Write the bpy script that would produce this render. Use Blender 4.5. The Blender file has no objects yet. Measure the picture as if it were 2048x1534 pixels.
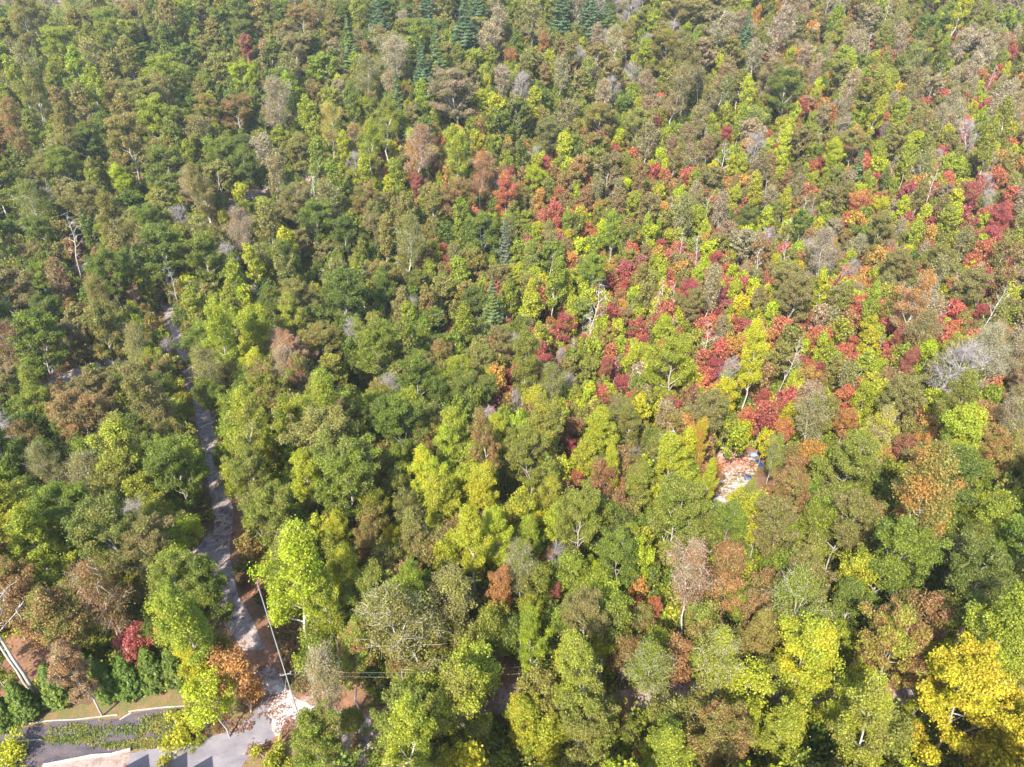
import bpy, math, random
import numpy as np
from mathutils import Vector

S = bpy.context.scene
COL = S.collection
R = math.radians
# ------------------------------------------------------------------ camera, light, exposure
CAM_H, PITCH, F = 60.0, 35.0, 1421.0            # F in pixels of the 2048 px wide photo
cd = bpy.data.cameras.new("camera"); cam = bpy.data.objects.new("camera", cd); COL.objects.link(cam)
cam.location = (0, 0, CAM_H); cam.rotation_euler = (R(90 - PITCH), 0, 0)
cd.sensor_width = 36; cd.lens = 36 * F / 2048; cd.clip_start = 0.5; cd.clip_end = 6000
S.camera = cam
SUN_EL, SUN_FROM = 46.0, (-0.42, -0.9075)        # the sun stands behind the camera, to its left
w = bpy.data.worlds.new("World"); S.world = w; w.use_nodes = True
nt = w.node_tree; bg = nt.nodes["Background"]; sk = nt.nodes.new("ShaderNodeTexSky")
sk.sky_type = 'NISHITA'; sk.sun_disc = False; sk.sun_elevation = R(SUN_EL)
sk.sun_rotation = math.atan2(SUN_FROM[0], SUN_FROM[1])
nt.links.new(sk.outputs[0], bg.inputs[0]); bg.inputs[1].default_value = 0.15
ld = bpy.data.lights.new("sun", 'SUN'); ld.energy = 3.5; ld.angle = R(0.5); ld.color = (1, 0.955, 0.88)
sun = bpy.data.objects.new("sun", ld); COL.objects.link(sun)
ce, se = math.cos(R(SUN_EL)), math.sin(R(SUN_EL))
sun.rotation_euler = Vector((SUN_FROM[0] * ce, SUN_FROM[1] * ce, se)).to_track_quat('Z', 'Y').to_euler()
sun.location = (-60, -100, 150)
S.view_settings.view_transform = 'Standard'; S.view_settings.look = 'None'
S.view_settings.exposure = 2.08; S.view_settings.gamma = 1
S.cycles.max_bounces = 5; S.cycles.diffuse_bounces = 3; S.cycles.transmission_bounces = 3

# ------------------------------------------------------------------ terrain and picture geometry
PY = np.array([-400, 0, 44, 70, 100, 135, 170, 210, 260, 310, 380, 500, 700, 1000, 3000.])
PZ = np.array([0, 0, 0, -3, -9, -13, -10, -2, 11, 23, 38, 58, 75, 85, 85.])
_yy = np.linspace(-400, 3000, 3401)
_zz = np.interp(_yy, PY, PZ)
_k = np.exp(-0.5 * (np.arange(-30, 31) / 10.) ** 2); _k /= _k.sum()
_zz = np.convolve(np.pad(_zz, 30, mode='edge'), _k, 'valid')
_zz[_yy < 40] = 0
def ground(x, y):
    x = np.asarray(x, float); y = np.asarray(y, float)
    z = np.interp(y, _yy, _zz)
    m = np.clip((y - 46) / 50, 0, 1)
    z = z + m * (2.2 * np.sin(x / 37 + 1.3) * np.cos(y / 52) + 1.3 * np.sin(x / 17 + y / 23) + 3.0 * np.sin(x / 70 - 0.6))
    far = np.clip((y - 235) / 60, 0, 1) * np.clip((-x - 120) / 60, 0, 1)     # the ridge drops at the far left
    return z - far * (0.30 * np.clip(y - 235, 0, 300))
CP, SP = math.cos(R(PITCH)), math.sin(R(PITCH))
def ray(px, py):
    a = (px - 1024) / F; b = (767 - py) / F
    return np.array([a, CP + b * SP, -SP + b * CP])
def hit(px, py, h=0.0):
    d = ray(px, py); t = 20.0
    for _ in range(4000):
        p = np.array([0, 0, CAM_H]) + d * t
        if p[2] <= float(ground(p[0], p[1])) + h: break
        t += 0.25
    lo, hi = t - .25, t
    for _ in range(12):
        mid = (lo + hi) / 2; p = np.array([0, 0, CAM_H]) + d * mid
        if p[2] <= float(ground(p[0], p[1])) + h: hi = mid
        else: lo = mid
    return np.array([0, 0, CAM_H]) + d * hi
def proj(x, y, z):
    dz = z - CAM_H; dep = y * CP - dz * SP
    return 1024 + F * x / dep, 767 - F * (y * SP + dz * CP) / dep, dep

# ------------------------------------------------------------------ materials
def newmat(name):
    m = bpy.data.materials.new(name); m.use_nodes = True
    m.node_tree.nodes.clear(); return m, m.node_tree
def N(nt, t, **kw):
    n = nt.nodes.new(t)
    for k, v in kw.items(): setattr(n, k, v)
    return n
def leaf_mat():
    m, nt = newmat("foliage"); L = nt.links.new
    out = N(nt, "ShaderNodeOutputMaterial")
    a = N(nt, "ShaderNodeAttribute", attribute_type='INSTANCER', attribute_name="tint")
    b = N(nt, "ShaderNodeAttribute", attribute_type='INSTANCER', attribute_name="tintb")
    r = N(nt, "ShaderNodeAttribute", attribute_type='GEOMETRY', attribute_name="rnd")
    tc = N(nt, "ShaderNodeTexCoord")
    no = N(nt, "ShaderNodeTexNoise"); no.inputs["Scale"].default_value = 0.38; no.inputs["Detail"].default_value = 2.5
    L(tc.outputs["Object"], no.inputs["Vector"])
    oi = N(nt, "ShaderNodeObjectInfo")
    # noise around 0.5, leaf random 0..1 -> mix weight
    m1 = N(nt, "ShaderNodeMath", operation='MULTIPLY_ADD'); L(no.outputs["Fac"], m1.inputs[0]); m1.inputs[1].default_value = 4.0; m1.inputs[2].default_value = -2.1
    m2 = N(nt, "ShaderNodeMath", operation='MULTIPLY_ADD'); L(r.outputs["Fac"], m2.inputs[0]); m2.inputs[1].default_value = 0.9; L(m1.outputs[0], m2.inputs[2])
    cl = N(nt, "ShaderNodeClamp"); L(m2.outputs[0], cl.inputs[0])
    mx = N(nt, "ShaderNodeMix", data_type='RGBA'); L(cl.outputs[0], mx.inputs[0]); L(a.outputs["Color"], mx.inputs[6]); L(b.outputs["Color"], mx.inputs[7])
    # leaf-to-leaf value variation
    fr = N(nt, "ShaderNodeMath", operation='MULTIPLY'); L(r.outputs["Fac"], fr.inputs[0]); fr.inputs[1].default_value = 7.31
    fr2 = N(nt, "ShaderNodeMath", operation='FRACT'); L(fr.outputs[0], fr2.inputs[0])
    va = N(nt, "ShaderNodeMath", operation='MULTIPLY_ADD'); L(fr2.outputs[0], va.inputs[0]); va.inputs[1].default_value = 0.75; va.inputs[2].default_value = 0.62
    sc = N(nt, "ShaderNodeVectorMath", operation='SCALE'); L(mx.outputs[2], sc.inputs[0]); L(va.outputs[0], sc.inputs["Scale"])
    d = N(nt, "ShaderNodeBsdfDiffuse"); t = N(nt, "ShaderNodeBsdfTranslucent"); ms = N(nt, "ShaderNodeMixShader")
    L(sc.outputs[0], d.inputs[0]); L(sc.outputs[0], t.inputs[0]); ms.inputs[0].default_value = 0.48
    L(d.outputs[0], ms.inputs[1]); L(t.outputs[0], ms.inputs[2])
    g = N(nt, "ShaderNodeBsdfGlossy"); g.inputs["Roughness"].default_value = 0.5; g.inputs[0].default_value = (1, 1, .9, 1)
    ms2 = N(nt, "ShaderNodeMixShader"); ms2.inputs[0].default_value = 0.018
    L(ms.outputs[0], ms2.inputs[1]); L(g.outputs[0], ms2.inputs[2]); L(ms2.outputs[0], out.inputs[0])
    return m
def ramp_mat(name, cols, scale, detail=6, rough=0.9, bump=0.0, scale2=None, cols2=None, rotsc=None):
    """noise-driven colour ramp, optionally multiplied by a second finer one"""
    m, nt = newmat(name); L = nt.links.new
    out = N(nt, "ShaderNodeOutputMaterial"); p = N(nt, "ShaderNodeBsdfPrincipled"); p.inputs["Roughness"].default_value = rough
    p.inputs["Specular IOR Level"].default_value = 0.25
    tc = N(nt, "ShaderNodeTexCoord"); no = N(nt, "ShaderNodeTexNoise"); no.inputs["Scale"].default_value = scale; no.inputs["Detail"].default_value = detail
    no.inputs["Roughness"].default_value = 0.65
    src = tc.outputs["Object"]
    if rotsc:
        mp = N(nt, "ShaderNodeMapping"); mp.inputs["Scale"].default_value = rotsc; L(src, mp.inputs[0]); src = mp.outputs[0]
    L(src, no.inputs["Vector"])
    cr = N(nt, "ShaderNodeValToRGB"); el = cr.color_ramp.elements
    n = len(cols)
    while len(el) < n: el.new(0.5)
    for i, c in enumerate(cols):
        el[i].position = c[0]; el[i].color = (*c[1], 1)
    L(no.outputs["Fac"], cr.inputs[0]); col = cr.outputs[0]
    if scale2:
        n2 = N(nt, "ShaderNodeTexNoise"); n2.inputs["Scale"].default_value = scale2; n2.inputs["Detail"].default_value = 4; n2.inputs["Roughness"].default_value = .8
        L(src, n2.inputs["Vector"])
        c2 = N(nt, "ShaderNodeValToRGB"); e2 = c2.color_ramp.elements
        while len(e2) < len(cols2): e2.new(0.5)
        for i, c in enumerate(cols2): e2[i].position = c[0]; e2[i].color = (*c[1], 1)
        L(n2.outputs["Fac"], c2.inputs[0])
        mx = N(nt, "ShaderNodeMix", data_type='RGBA', blend_type='MULTIPLY'); mx.inputs[0].default_value = 1
        L(col, mx.inputs[6]); L(c2.outputs[0], mx.inputs[7]); col = mx.outputs[2]
        if bump:
            bp = N(nt, "ShaderNodeBump"); bp.inputs["Strength"].default_value = bump; bp.inputs["Distance"].default_value = 0.1
            L(n2.outputs["Fac"], bp.inputs["Height"]); L(bp.outputs[0], p.inputs["Normal"])
    L(col, p.inputs["Base Color"]); L(p.outputs[0], out.inputs[0]); return m
LEAF = leaf_mat()
G2 = [(0.3, (.55, .55, .55)), (0.5, (.95, .95, .95)), (0.7, (1.35, 1.3, 1.25))]
M = dict(
  floor=ramp_mat("leaf_litter", [(0.3, (.055, .045, .02)), (0.48, (.16, .085, .045)), (0.62, (.24, .115, .065)), (0.75, (.08, .075, .03))], 0.16, scale2=3.5, cols2=G2, bump=.6),
  lawn=ramp_mat("dry_grass", [(0.34, (.20, .115, .055)), (0.47, (.155, .105, .042)), (0.57, (.10, .105, .03)), (0.66, (.19, .095, .055))], 0.7, scale2=9, cols2=G2, bump=.5),
  gravel=ramp_mat("pale_gravel", [(0.33, (.10, .07, .055)), (0.45, (.19, .15, .135)), (0.56, (.30, .25, .225)), (0.66, (.17, .09, .055))], 0.9, scale2=6, cols2=G2, bump=.5),
  dirt=ramp_mat("leafy_dirt_track", [(0.35, (.14, .07, .045)), (0.47, (.22, .12, .085)), (0.58, (.30, .23, .20)), (0.68, (.15, .075, .045))], 0.8, scale2=5, cols2=G2, bump=.5),
  white=ramp_mat("white_gravel", [(0.36, (.20, .11, .075)), (0.42, (.33, .28, .25)), (0.58, (.40, .36, .335)), (0.66, (.22, .13, .095))], 0.9, scale2=4, cols2=G2, bump=.5),
  mulch=ramp_mat("slate_mulch", [(0.33, (.05, .043, .048)), (0.5, (.085, .07, .076)), (0.62, (.11, .08, .08)), (0.72, (.11, .09, .04))], 0.6, scale2=7, cols2=G2, bump=.7, rotsc=(1, 2.2, 1)),
  asphalt=ramp_mat("worn_asphalt", [(0.35, (.125, .110, .116)), (0.5, (.165, .147, .152)), (0.65, (.20, .178, .18))], 0.35, scale2=9, cols2=[(.3, (.8, .8, .8)), (.7, (1.1, 1.1, 1.1))], rotsc=(1, 1.8, 1)),
  kerb=ramp_mat("weathered_timber", [(0.3, (.24, .205, .175)), (0.7, (.38, .335, .30))], 2.0, scale2=12, cols2=G2),
  bark=ramp_mat("grey_bark", [(0.3, (.20, .165, .14)), (0.6, (.36, .32, .28))], 1.2, scale2=8, cols2=G2, rotsc=(1, 1, .3)),
  pale=ramp_mat("pale_bark", [(0.3, (.30, .26, .22)), (0.6, (.50, .455, .40))], 1.1, scale2=7, cols2=G2, rotsc=(1, 1, .3)),
  twig=ramp_mat("grey_twigs", [(0.3, (.20, .165, .145)), (0.6, (.30, .26, .235))], 1.5, rotsc=(1, 1, .3)),
  pole=ramp_mat("grey_pole_timber", [(0.3, (.17, .155, .14)), (0.6, (.25, .235, .22))], 2, rotsc=(1, 1, .2)),
  blue=ramp_mat("blue_tarp_sheet", [(0.35, (.008, .03, .10)), (0.65, (.015, .06, .17))], 2, rough=.4),
  paleblue=ramp_mat("faded_blue_sheet", [(0.35, (.16, .22, .31)), (0.65, (.23, .28, .36))], 2, rough=.5),
  roof=ramp_mat("dark_shingle", [(0.3, (.05, .05, .06)), (0.7, (.09, .09, .10))], 3, scale2=14, cols2=G2),
  wall=ramp_mat("cream_siding", [(0.3, (.55, .50, .42)), (0.7, (.62, .57, .48))], 1),
  glass=ramp_mat("window_glass", [(0.3, (.03, .04, .05)), (0.7, (.05, .06, .08))], 1, rough=.1),
  patio=ramp_mat("dusty_patio", [(0.36, (.15, .095, .075)), (0.5, (.25, .19, .16)), (0.64, (.17, .12, .095))], 0.7, scale2=8, cols2=G2),
  wire=ramp_mat("aluminium_wire", [(0.3, (.4, .4, .4)), (0.7, (.5, .5, .5))], 1, rough=.4),
  yel=ramp_mat("yellow_plastic", [(0.3, (.75, .50, .05)), (0.7, (.8, .55, .08))], 1, rough=.5),
  grass=ramp_mat("weeds", [(0.3, (.07, .13, .02)), (0.45, (.14, .17, .03)), (0.6, (.28, .22, .05)), (0.72, (.10, .15, .03))], 0.5, scale2=5, cols2=G2),
)

# ------------------------------------------------------------------ helpers
def mesh_np(name, verts, faces, mats, rnd=None, matidx=None, smooth=False):
    """faces: list of (k-gon int arrays of shape (n,k))"""
    me = bpy.data.meshes.new(name)
    verts = np.asarray(verts, np.float32); me.vertices.add(len(verts)); me.vertices.foreach_set("co", verts.ravel())
    li = np.concatenate([f.ravel() for f in faces]).astype(np.int32)
    tot = np.concatenate([np.full(len(f), f.shape[1]) for f in faces]).astype(np.int32)
    st = np.concatenate([[0], np.cumsum(tot)[:-1]]).astype(np.int32)
    me.loops.add(len(li)); me.loops.foreach_set("vertex_index", li)
    me.polygons.add(len(tot)); me.polygons.foreach_set("loop_start", st); me.polygons.foreach_set("loop_total", tot)
    for m in mats: me.materials.append(m)
    if matidx is not None: me.polygons.foreach_set("material_index", np.asarray(matidx, np.int32))
    if smooth: me.polygons.foreach_set("use_smooth", np.ones(len(tot), bool))
    me.update(calc_edges=True)
    if rnd is not None:
        at = me.attributes.new("rnd", 'FLOAT', 'FACE'); at.data.foreach_set("value", np.asarray(rnd, np.float32))
    return me
def link(name, me, parent=None, loc=(0, 0, 0)):
    o = bpy.data.objects.new(name, me); COL.objects.link(o); o.location = loc
    if parent: o.parent = parent
    return o
def tag(o, label=None, cat=None, group=None, kind=None):
    if label: o["label"] = label
    if cat: o["category"] = cat
    if group: o["group"] = group
    if kind: o["kind"] = kind
    return o
class MB:
    def __init__(s): s.v = []; s.f = []
    def add(s, vs, fs):
        b = len(s.v); s.v += [tuple(map(float, q)) for q in vs]; s.f += [tuple(i + b for i in f) for f in fs]
    def box(s, c, d, rz=0.0):
        hx, hy, hz = d[0] / 2, d[1] / 2, d[2] / 2; co, si = math.cos(rz), math.sin(rz)
        vs = [(c[0] + x * co - y * si, c[1] + x * si + y * co, c[2] + z) for z in (-hz, hz) for x, y in ((-hx, -hy), (hx, -hy), (hx, hy), (-hx, hy))]
        s.add(vs, [(3, 2, 1, 0), (4, 5, 6, 7), (0, 1, 5, 4), (1, 2, 6, 5), (2, 3, 7, 6), (3, 0, 4, 7)])
    def tube(s, pts, rad, n=7):
        v, f = tube_np([np.array(p, float) for p in pts], rad, n); s.add(v, [tuple(q) for q in f])
        s.add([v[i] for i in range(n)], [tuple(range(n))[::-1]]); s.add([v[len(v) - n + i] for i in range(n)], [tuple(range(n))])
    def build(s, name, mat, parent=None, loc=(0, 0, 0), smooth=False):
        me = bpy.data.meshes.new(name); me.from_pydata(s.v, [], s.f)
        if mat: me.materials.append(mat)
        if smooth:
            for p in me.polygons: p.use_smooth = True
        return link(name, me, parent, loc)
def tube_np(pts, rad, n=5):
    pts = np.array(pts, float); k = len(pts); T = np.gradient(pts, axis=0); T /= np.linalg.norm(T, axis=1)[:, None] + 1e-9
    ref = np.array([0.37, 0.91, 0.13]) if abs(T[0][0]) > .6 else np.array([1, .07, .03])
    A = np.cross(T, ref); A /= np.linalg.norm(A, axis=1)[:, None]; B = np.cross(T, A)
    an = np.arange(n) * 2 * math.pi / n; rad = np.asarray(rad, float)
    v = pts[:, None, :] + rad[:, None, None] * (np.cos(an)[None, :, None] * A[:, None, :] + np.sin(an)[None, :, None] * B[:, None, :])
    f = []
    for i in range(k - 1):
        for j in range(n): f.append((i * n + j, i * n + (j + 1) % n, (i + 1) * n + (j + 1) % n, (i + 1) * n + j))
    return v.reshape(-1, 3), np.array(f)
def draped(name, poly, mat, lift, px=True, step=1.2, rough=.11):
    """fill a ground polygon given as photo pixels, cut into a fine grid that follows the terrain"""
    P = np.array([hit(*p)[:2] for p in poly]) if px else np.array(poly, float)
    if rough:
        rs = np.random.RandomState(len(name)); Q = []
        for a_, b_ in zip(P, np.roll(P, -1, 0)):
            n_ = max(1, int(np.linalg.norm(b_ - a_) / .55))
            for i_ in range(n_): Q.append(a_ + (b_ - a_) * i_ / n_ + rs.randn(2) * rough)
        P = np.array(Q)
    x0, y0 = P.min(0); x1, y1 = P.max(0)
    import bmesh
    bm = bmesh.new(); vs = [bm.verts.new((p[0], p[1], 0)) for p in P]; bm.faces.new(vs)
    for ax, a, b in ((0, x0, x1), (1, y0, y1)):
        c = a + step * .77
        while c < b:
            co = [0, 0, 0]; no = [0, 0, 0]; co[ax] = c; no[ax] = 1
            bmesh.ops.bisect_plane(bm, geom=bm.verts[:] + bm.edges[:] + bm.faces[:], plane_co=co, plane_no=no); c += step
    bmesh.ops.triangulate(bm, faces=bm.faces[:])
    for v in bm.verts: v.co.z = float(ground(v.co.x, v.co.y)) + lift
    bmesh.ops.recalc_face_normals(bm, faces=bm.faces[:])
    if bm.faces and sum(f.normal.z for f in bm.faces) < 0: bmesh.ops.reverse_faces(bm, faces=bm.faces[:])
    me = bpy.data.meshes.new(name); bm.to_mesh(me); bm.free(); me.materials.append(mat)
    return link(name, me)
def smooth_path(P, sub=8):
    P = np.array(P, float); out = []
    Q = np.vstack([2 * P[0] - P[1], P, 2 * P[-1] - P[-2]])
    for i in range(1, len(Q) - 2):
        for t in np.linspace(0, 1, sub, endpoint=False):
            a, b, c, d = Q[i - 1], Q[i], Q[i + 1], Q[i + 2]
            out.append(.5 * (2 * b + (c - a) * t + (2 * a - 5 * b + 4 * c - d) * t * t + (3 * b - a - 3 * c + d) * t ** 3))
    out.append(P[-1]); return np.array(out)
def ribbon(name, pix, width, mat, lift, seed=1, join=True):
    P = smooth_path([hit(*p)[:2] for p in pix]); T = np.gradient(P, axis=0); T /= np.linalg.norm(T, axis=1)[:, None]
    Nn = np.stack([-T[:, 1], T[:, 0]], 1); rs = np.random.RandomState(seed)
    wl = width / 2 * (1 + .13 * np.convolve(rs.randn(len(P) + 4), np.ones(5) / 3, 'valid')); wr = width / 2 * (1 + .13 * np.convolve(rs.randn(len(P) + 4), np.ones(5) / 3, 'valid'))
    cols = 7; v = []
    for j in range(cols):
        t = j / (cols - 1); off = -wl * (1 - t) + wr * t
        q = P + Nn * off[:, None]; v.append(np.column_stack([q, ground(q[:, 0], q[:, 1]) + lift]))
    V = np.stack(v, 1).reshape(-1, 3); f = []
    for i in range(len(P) - 1):
        for j in range(cols - 1): f.append((i * cols + j, i * cols + j + 1, (i + 1) * cols + j + 1, (i + 1) * cols + j))
    return link(name, mesh_np(name, V, [np.array(f)[:, ::-1]], [mat])), P

# ------------------------------------------------------------------ ground sheet
def axis(lims):
    out = []
    for a, b, s in lims: out += list(np.arange(a, b, s))
    return np.array(out + [lims[-1][1]], float)
gx = axis([(-2600, -400, 100), (-400, -240, 10), (-240, 240, 3), (240, 400, 10), (400, 2600, 100)])
gy = axis([(-300, 0, 20), (0, 300, 3), (300, 500, 8), (500, 3000, 100)])
X, Y = np.meshgrid(gx, gy); Z = ground(X, Y)
nx, ny = len(gx), len(gy)
V = np.column_stack([X.ravel(), Y.ravel(), Z.ravel()])
I, J = np.meshgrid(np.arange(nx - 1), np.arange(ny - 1)); a = (J * nx + I).ravel()
tag(link("ground", mesh_np("ground", V, [np.column_stack([a, a + 1, a + nx + 1, a + nx])], [M['floor']], smooth=True)), kind="structure")

tag(draped("lawn", [(-60, 1475), (40, 1452), (100, 1420), (180, 1405), (260, 1392), (330, 1372), (400, 1380), (470, 1385), (520, 1372), (545, 1390), (545, 1420), (500, 1450), (430, 1475), (330, 1497), (200, 1520), (60, 1545), (-60, 1550)], M['lawn'], 0.012), kind="structure")
tag(draped("shoulder_grass", [(585, 1440), (560, 1478), (515, 1508), (470, 1550), (640, 1570), (700, 1500), (660, 1440)], M['lawn'], 0.012), kind="structure")
tag(draped("roadside_verge", [(500, 1165), (560, 1160), (600, 1240), (625, 1330), (600, 1400), (560, 1365), (520, 1290), (500, 1230)], M['floor'], 0.02), kind="structure")
tag(draped("gravel_bed", [(-60, 1500), (20, 1463), (110, 1444), (240, 1436), (285, 1423), (390, 1415), (400, 1436), (450, 1432), (470, 1446), (430, 1463), (330, 1490), (262, 1500), (170, 1514), (85, 1530), (20, 1545), (-60, 1545)], M['mulch'], 0.024), kind="structure")
RA, PA = ribbon("gravel_road", [(612, 1452), (568, 1410), (532, 1350), (500, 1285), (462, 1200), (443, 1120), (447, 1045), (434, 965), (417, 880), (397, 805), (372, 725), (350, 655), (335, 610)], 2.1, M['gravel'], 0.05, 3)
tag(RA, kind="structure")
RB, PB = ribbon("side_track", [(447, 1060), (412, 1098), (370, 1130), (310, 1165), (230, 1190)], 2.6, M['gravel'], 0.054, 5); tag(RB, kind="structure")
RC, PC = ribbon("lower_road", [(585, 1425), (650, 1445), (715, 1462), (800, 1440), (900, 1412), (1010, 1393), (1130, 1405), (1250, 1410), (1400, 1398), (1550, 1390), (1800, 1385), (2100, 1380)], 3.2, M['dirt'], 0.058, 7); tag(RC, kind="structure")
RD, PD = ribbon("branch_road", [(700, 1455), (722, 1490), (735, 1560)], 3.4, M['gravel'], 0.062, 9); tag(RD, kind="structure")
RE, PE = ribbon("upper_road", [(430, 420), (480, 398), (520, 384), (570, 366), (640, 340)], 3.0, M['gravel'], 0.05, 11); tag(RE, kind="structure")
tag(draped("driveway", [(258, 1507), (300, 1500), (350, 1491), (400, 1480), (440, 1468), (480, 1448), (510, 1424), (524, 1400), (534, 1378), (556, 1374), (572, 1392), (584, 1420), (580, 1446), (560, 1468), (520, 1495), (492, 1520), (470, 1550), (440, 1600), (230, 1600)], M['asphalt'], 0.035, rough=.03), kind="structure")
tag(draped("gravel_apron", [(536, 1376), (556, 1366), (590, 1395), (640, 1420), (650, 1445), (600, 1450), (577, 1432), (562, 1470), (548, 1474), (540, 1430)], M['white'], 0.066), kind="structure")
tag(draped("patio", [(85, 1534), (170, 1518), (262, 1505), (235, 1600), (20, 1600)], M['patio'], 0.042), kind="structure")
tag(draped("stony_clearing", [(1412, 1018), (1445, 1024), (1470, 1012), (1478, 985), (1502, 962), (1505, 935), (1488, 905), (1455, 895), (1442, 925), (1422, 970)], M['white'], 0.05), kind="structure")
tag(draped("bare_patch", [(80, 775), (130, 745), (200, 722), (250, 720), (255, 745), (190, 775), (120, 795)], M['white'], 0.05), kind="structure")
tag(draped("dirt_patch", [(318, 640), (345, 625), (362, 640), (358, 668), (335, 680), (316, 665)], M['lawn'], 0.045), kind="structure")
tag(draped("rocky_patch", [(138, 540), (160, 522), (188, 514), (190, 530), (165, 545)], M['white'], 0.05), kind="structure")

# ------------------------------------------------------------------ tree prototypes
UP = np.array([0, 0, 1.])
def nrm(v): return v / (np.linalg.norm(v, axis=-1, keepdims=True) + 1e-9)
def leaves_np(rs, C, Nn, size, aspect=1.5, flat=0.9, D=None):
    """diamond leaves: centres, preferred normals, sizes; D = preferred long direction"""
    n = len(C); nn = nrm(Nn + flat * rs.randn(n, 3)); d = rs.randn(n, 3) if D is None else D + .35 * rs.randn(n, 3)
    u = nrm(d - (d * nn).sum(1)[:, None] * nn); v = np.cross(nn, u); s = (size * (0.65 + .7 * rs.rand(n)))[:, None]
    fold = nn * s * .22
    P = np.stack([C - u * s * aspect / 2, C - v * s / 2 + fold, C + u * s * aspect / 2, C + v * s / 2 + fold], 1)
    return P.reshape(-1, 3), np.arange(4 * n).reshape(n, 4)
def clumps(rs, cc, cr, n, zs=0.7):
    """leaf positions in a shell of every clump, with outward normals"""
    k = len(cc); m = np.maximum(3, (n * (cr / cr.mean()) ** 2).astype(int)); idx = np.repeat(np.arange(k), m)
    d = nrm(rs.randn(len(idx), 3)); lob = 1 + .35 * np.sin(d[:, 0] * 5 + idx) * np.cos(d[:, 1] * 4 + 2 * idx)
    st = 1 + .35 * rs.rand(k); rr = np.where(rs.rand(len(idx)) < .72, .6 + .4 * rs.rand(len(idx)), np.abs(rs.randn(len(idx))) * .7) * lob
    keep = (d[:, 2] > -0.6) | (rs.rand(len(idx)) < .35)
    p = cc[idx] + d * (rr * cr[idx])[:, None] * np.array([1, 1, zs]) * np.column_stack([np.ones(len(idx)), np.ones(len(idx)), st[idx]]); return p[keep], nrm(d + UP * .55)[keep]
def branchy(rs, h, r, base, nl, wob, up, prof, nsec, sub=True, trunk_r=None, fork=0.0):
    """skeleton: returns tubes (pts, radii) and tip points (with distance weight)"""
    tubes = []; tips = []; tr = trunk_r or h * .010
    k = 8; tz = np.linspace(0, h * .93, k); wv = np.cumsum(rs.randn(k, 2) * wob * h / k * .4, axis=0); wv -= wv[0]
    tp = np.column_stack([wv, tz]); tubes.append((tp, tr * (1 - .86 * np.linspace(0, 1, k)), 6))
    ph = rs.rand() * 6
    for i in range(nl):
        t = (i + .5 * rs.rand()) / nl; z = base * .8 + (h * .9 - base * .8) * t ** .9
        o = np.array([np.interp(z, tz, tp[:, 0]), np.interp(z, tz, tp[:, 1]), z])
        az = ph + i * 2.4 + rs.randn() * .3; L = r * prof(min(1, (z - base * .8) / (h - base * .8) + .12)) * (.75 + .5 * rs.rand())
        d = np.array([math.cos(az), math.sin(az), up * (.6 + .8 * rs.rand())]); pts = [o]; q = o.copy()
        for s in range(4):
            q = q + nrm(d + rs.randn(3) * .18) * L / 4 * np.array([1, 1, 1]); d[2] += .10; pts.append(q.copy())
        pts = np.array(pts); rr = tr * (.45 - .25 * t) * np.array([1, .8, .6, .42, .2]); tubes.append((pts, rr, 5)); tips.append(pts[-1])
        for s in range(nsec):
            u = .3 + .65 * (s + rs.rand()) / nsec; ii = min(3, int(u * 4)); b = pts[ii] + (pts[ii + 1] - pts[ii]) * (u * 4 - ii)
            side = np.array([-math.sin(az), math.cos(az), 0]) * (1 if s % 2 else -1)
            dd = nrm(side * (.6 + .5 * rs.rand()) + nrm(d) * .6 + UP * (.1 + .5 * rs.rand())); l2 = L * (.28 + .3 * rs.rand())
            e = b + dd * l2; mid = (b + e) / 2 + rs.randn(3) * .08 * l2; tubes.append((np.array([b, mid, e]), rr[2] * np.array([.7, .5, .15]), 4)); tips.append(e)
            tips.append(mid) if sub else None
    tips.append(tp[-1] + UP * .3)
    return tubes, np.array(tips), tp
def tubes_mesh(tubes):
    V = []; Fq = []; b = 0
    for p, r, n in tubes:
        v, f = tube_np(p, r, n); V.append(v); Fq.append(f + b); b += len(v)
    return np.vstack(V), np.vstack(Fq)
def twigs(rs, tips, L, n, rad=.012, up=.3):
    out = []
    for t in tips:
        for _ in range(n):
            d = nrm(rs.randn(3) + UP * up + nrm(np.array([t[0], t[1], 0.0])) * .8); e = t + d * L * (.5 + rs.rand()); m = (t + e) / 2 + rs.randn(3) * .07 * L
            out.append((np.array([t, m, e]), np.array([1.6, 1.1, .5]) * rad, 3))
    return out
P_ROUND = lambda t: math.sin(math.pi * min(1, .18 + .80 * t)) ** .6
P_OVAL = lambda t: max(.16, math.sin(math.pi * (t * .93 + .05)) ** .75 * (1.1 - .45 * t))
P_CONE = lambda t: max(.1, 1.05 - .9 * t)
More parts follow.
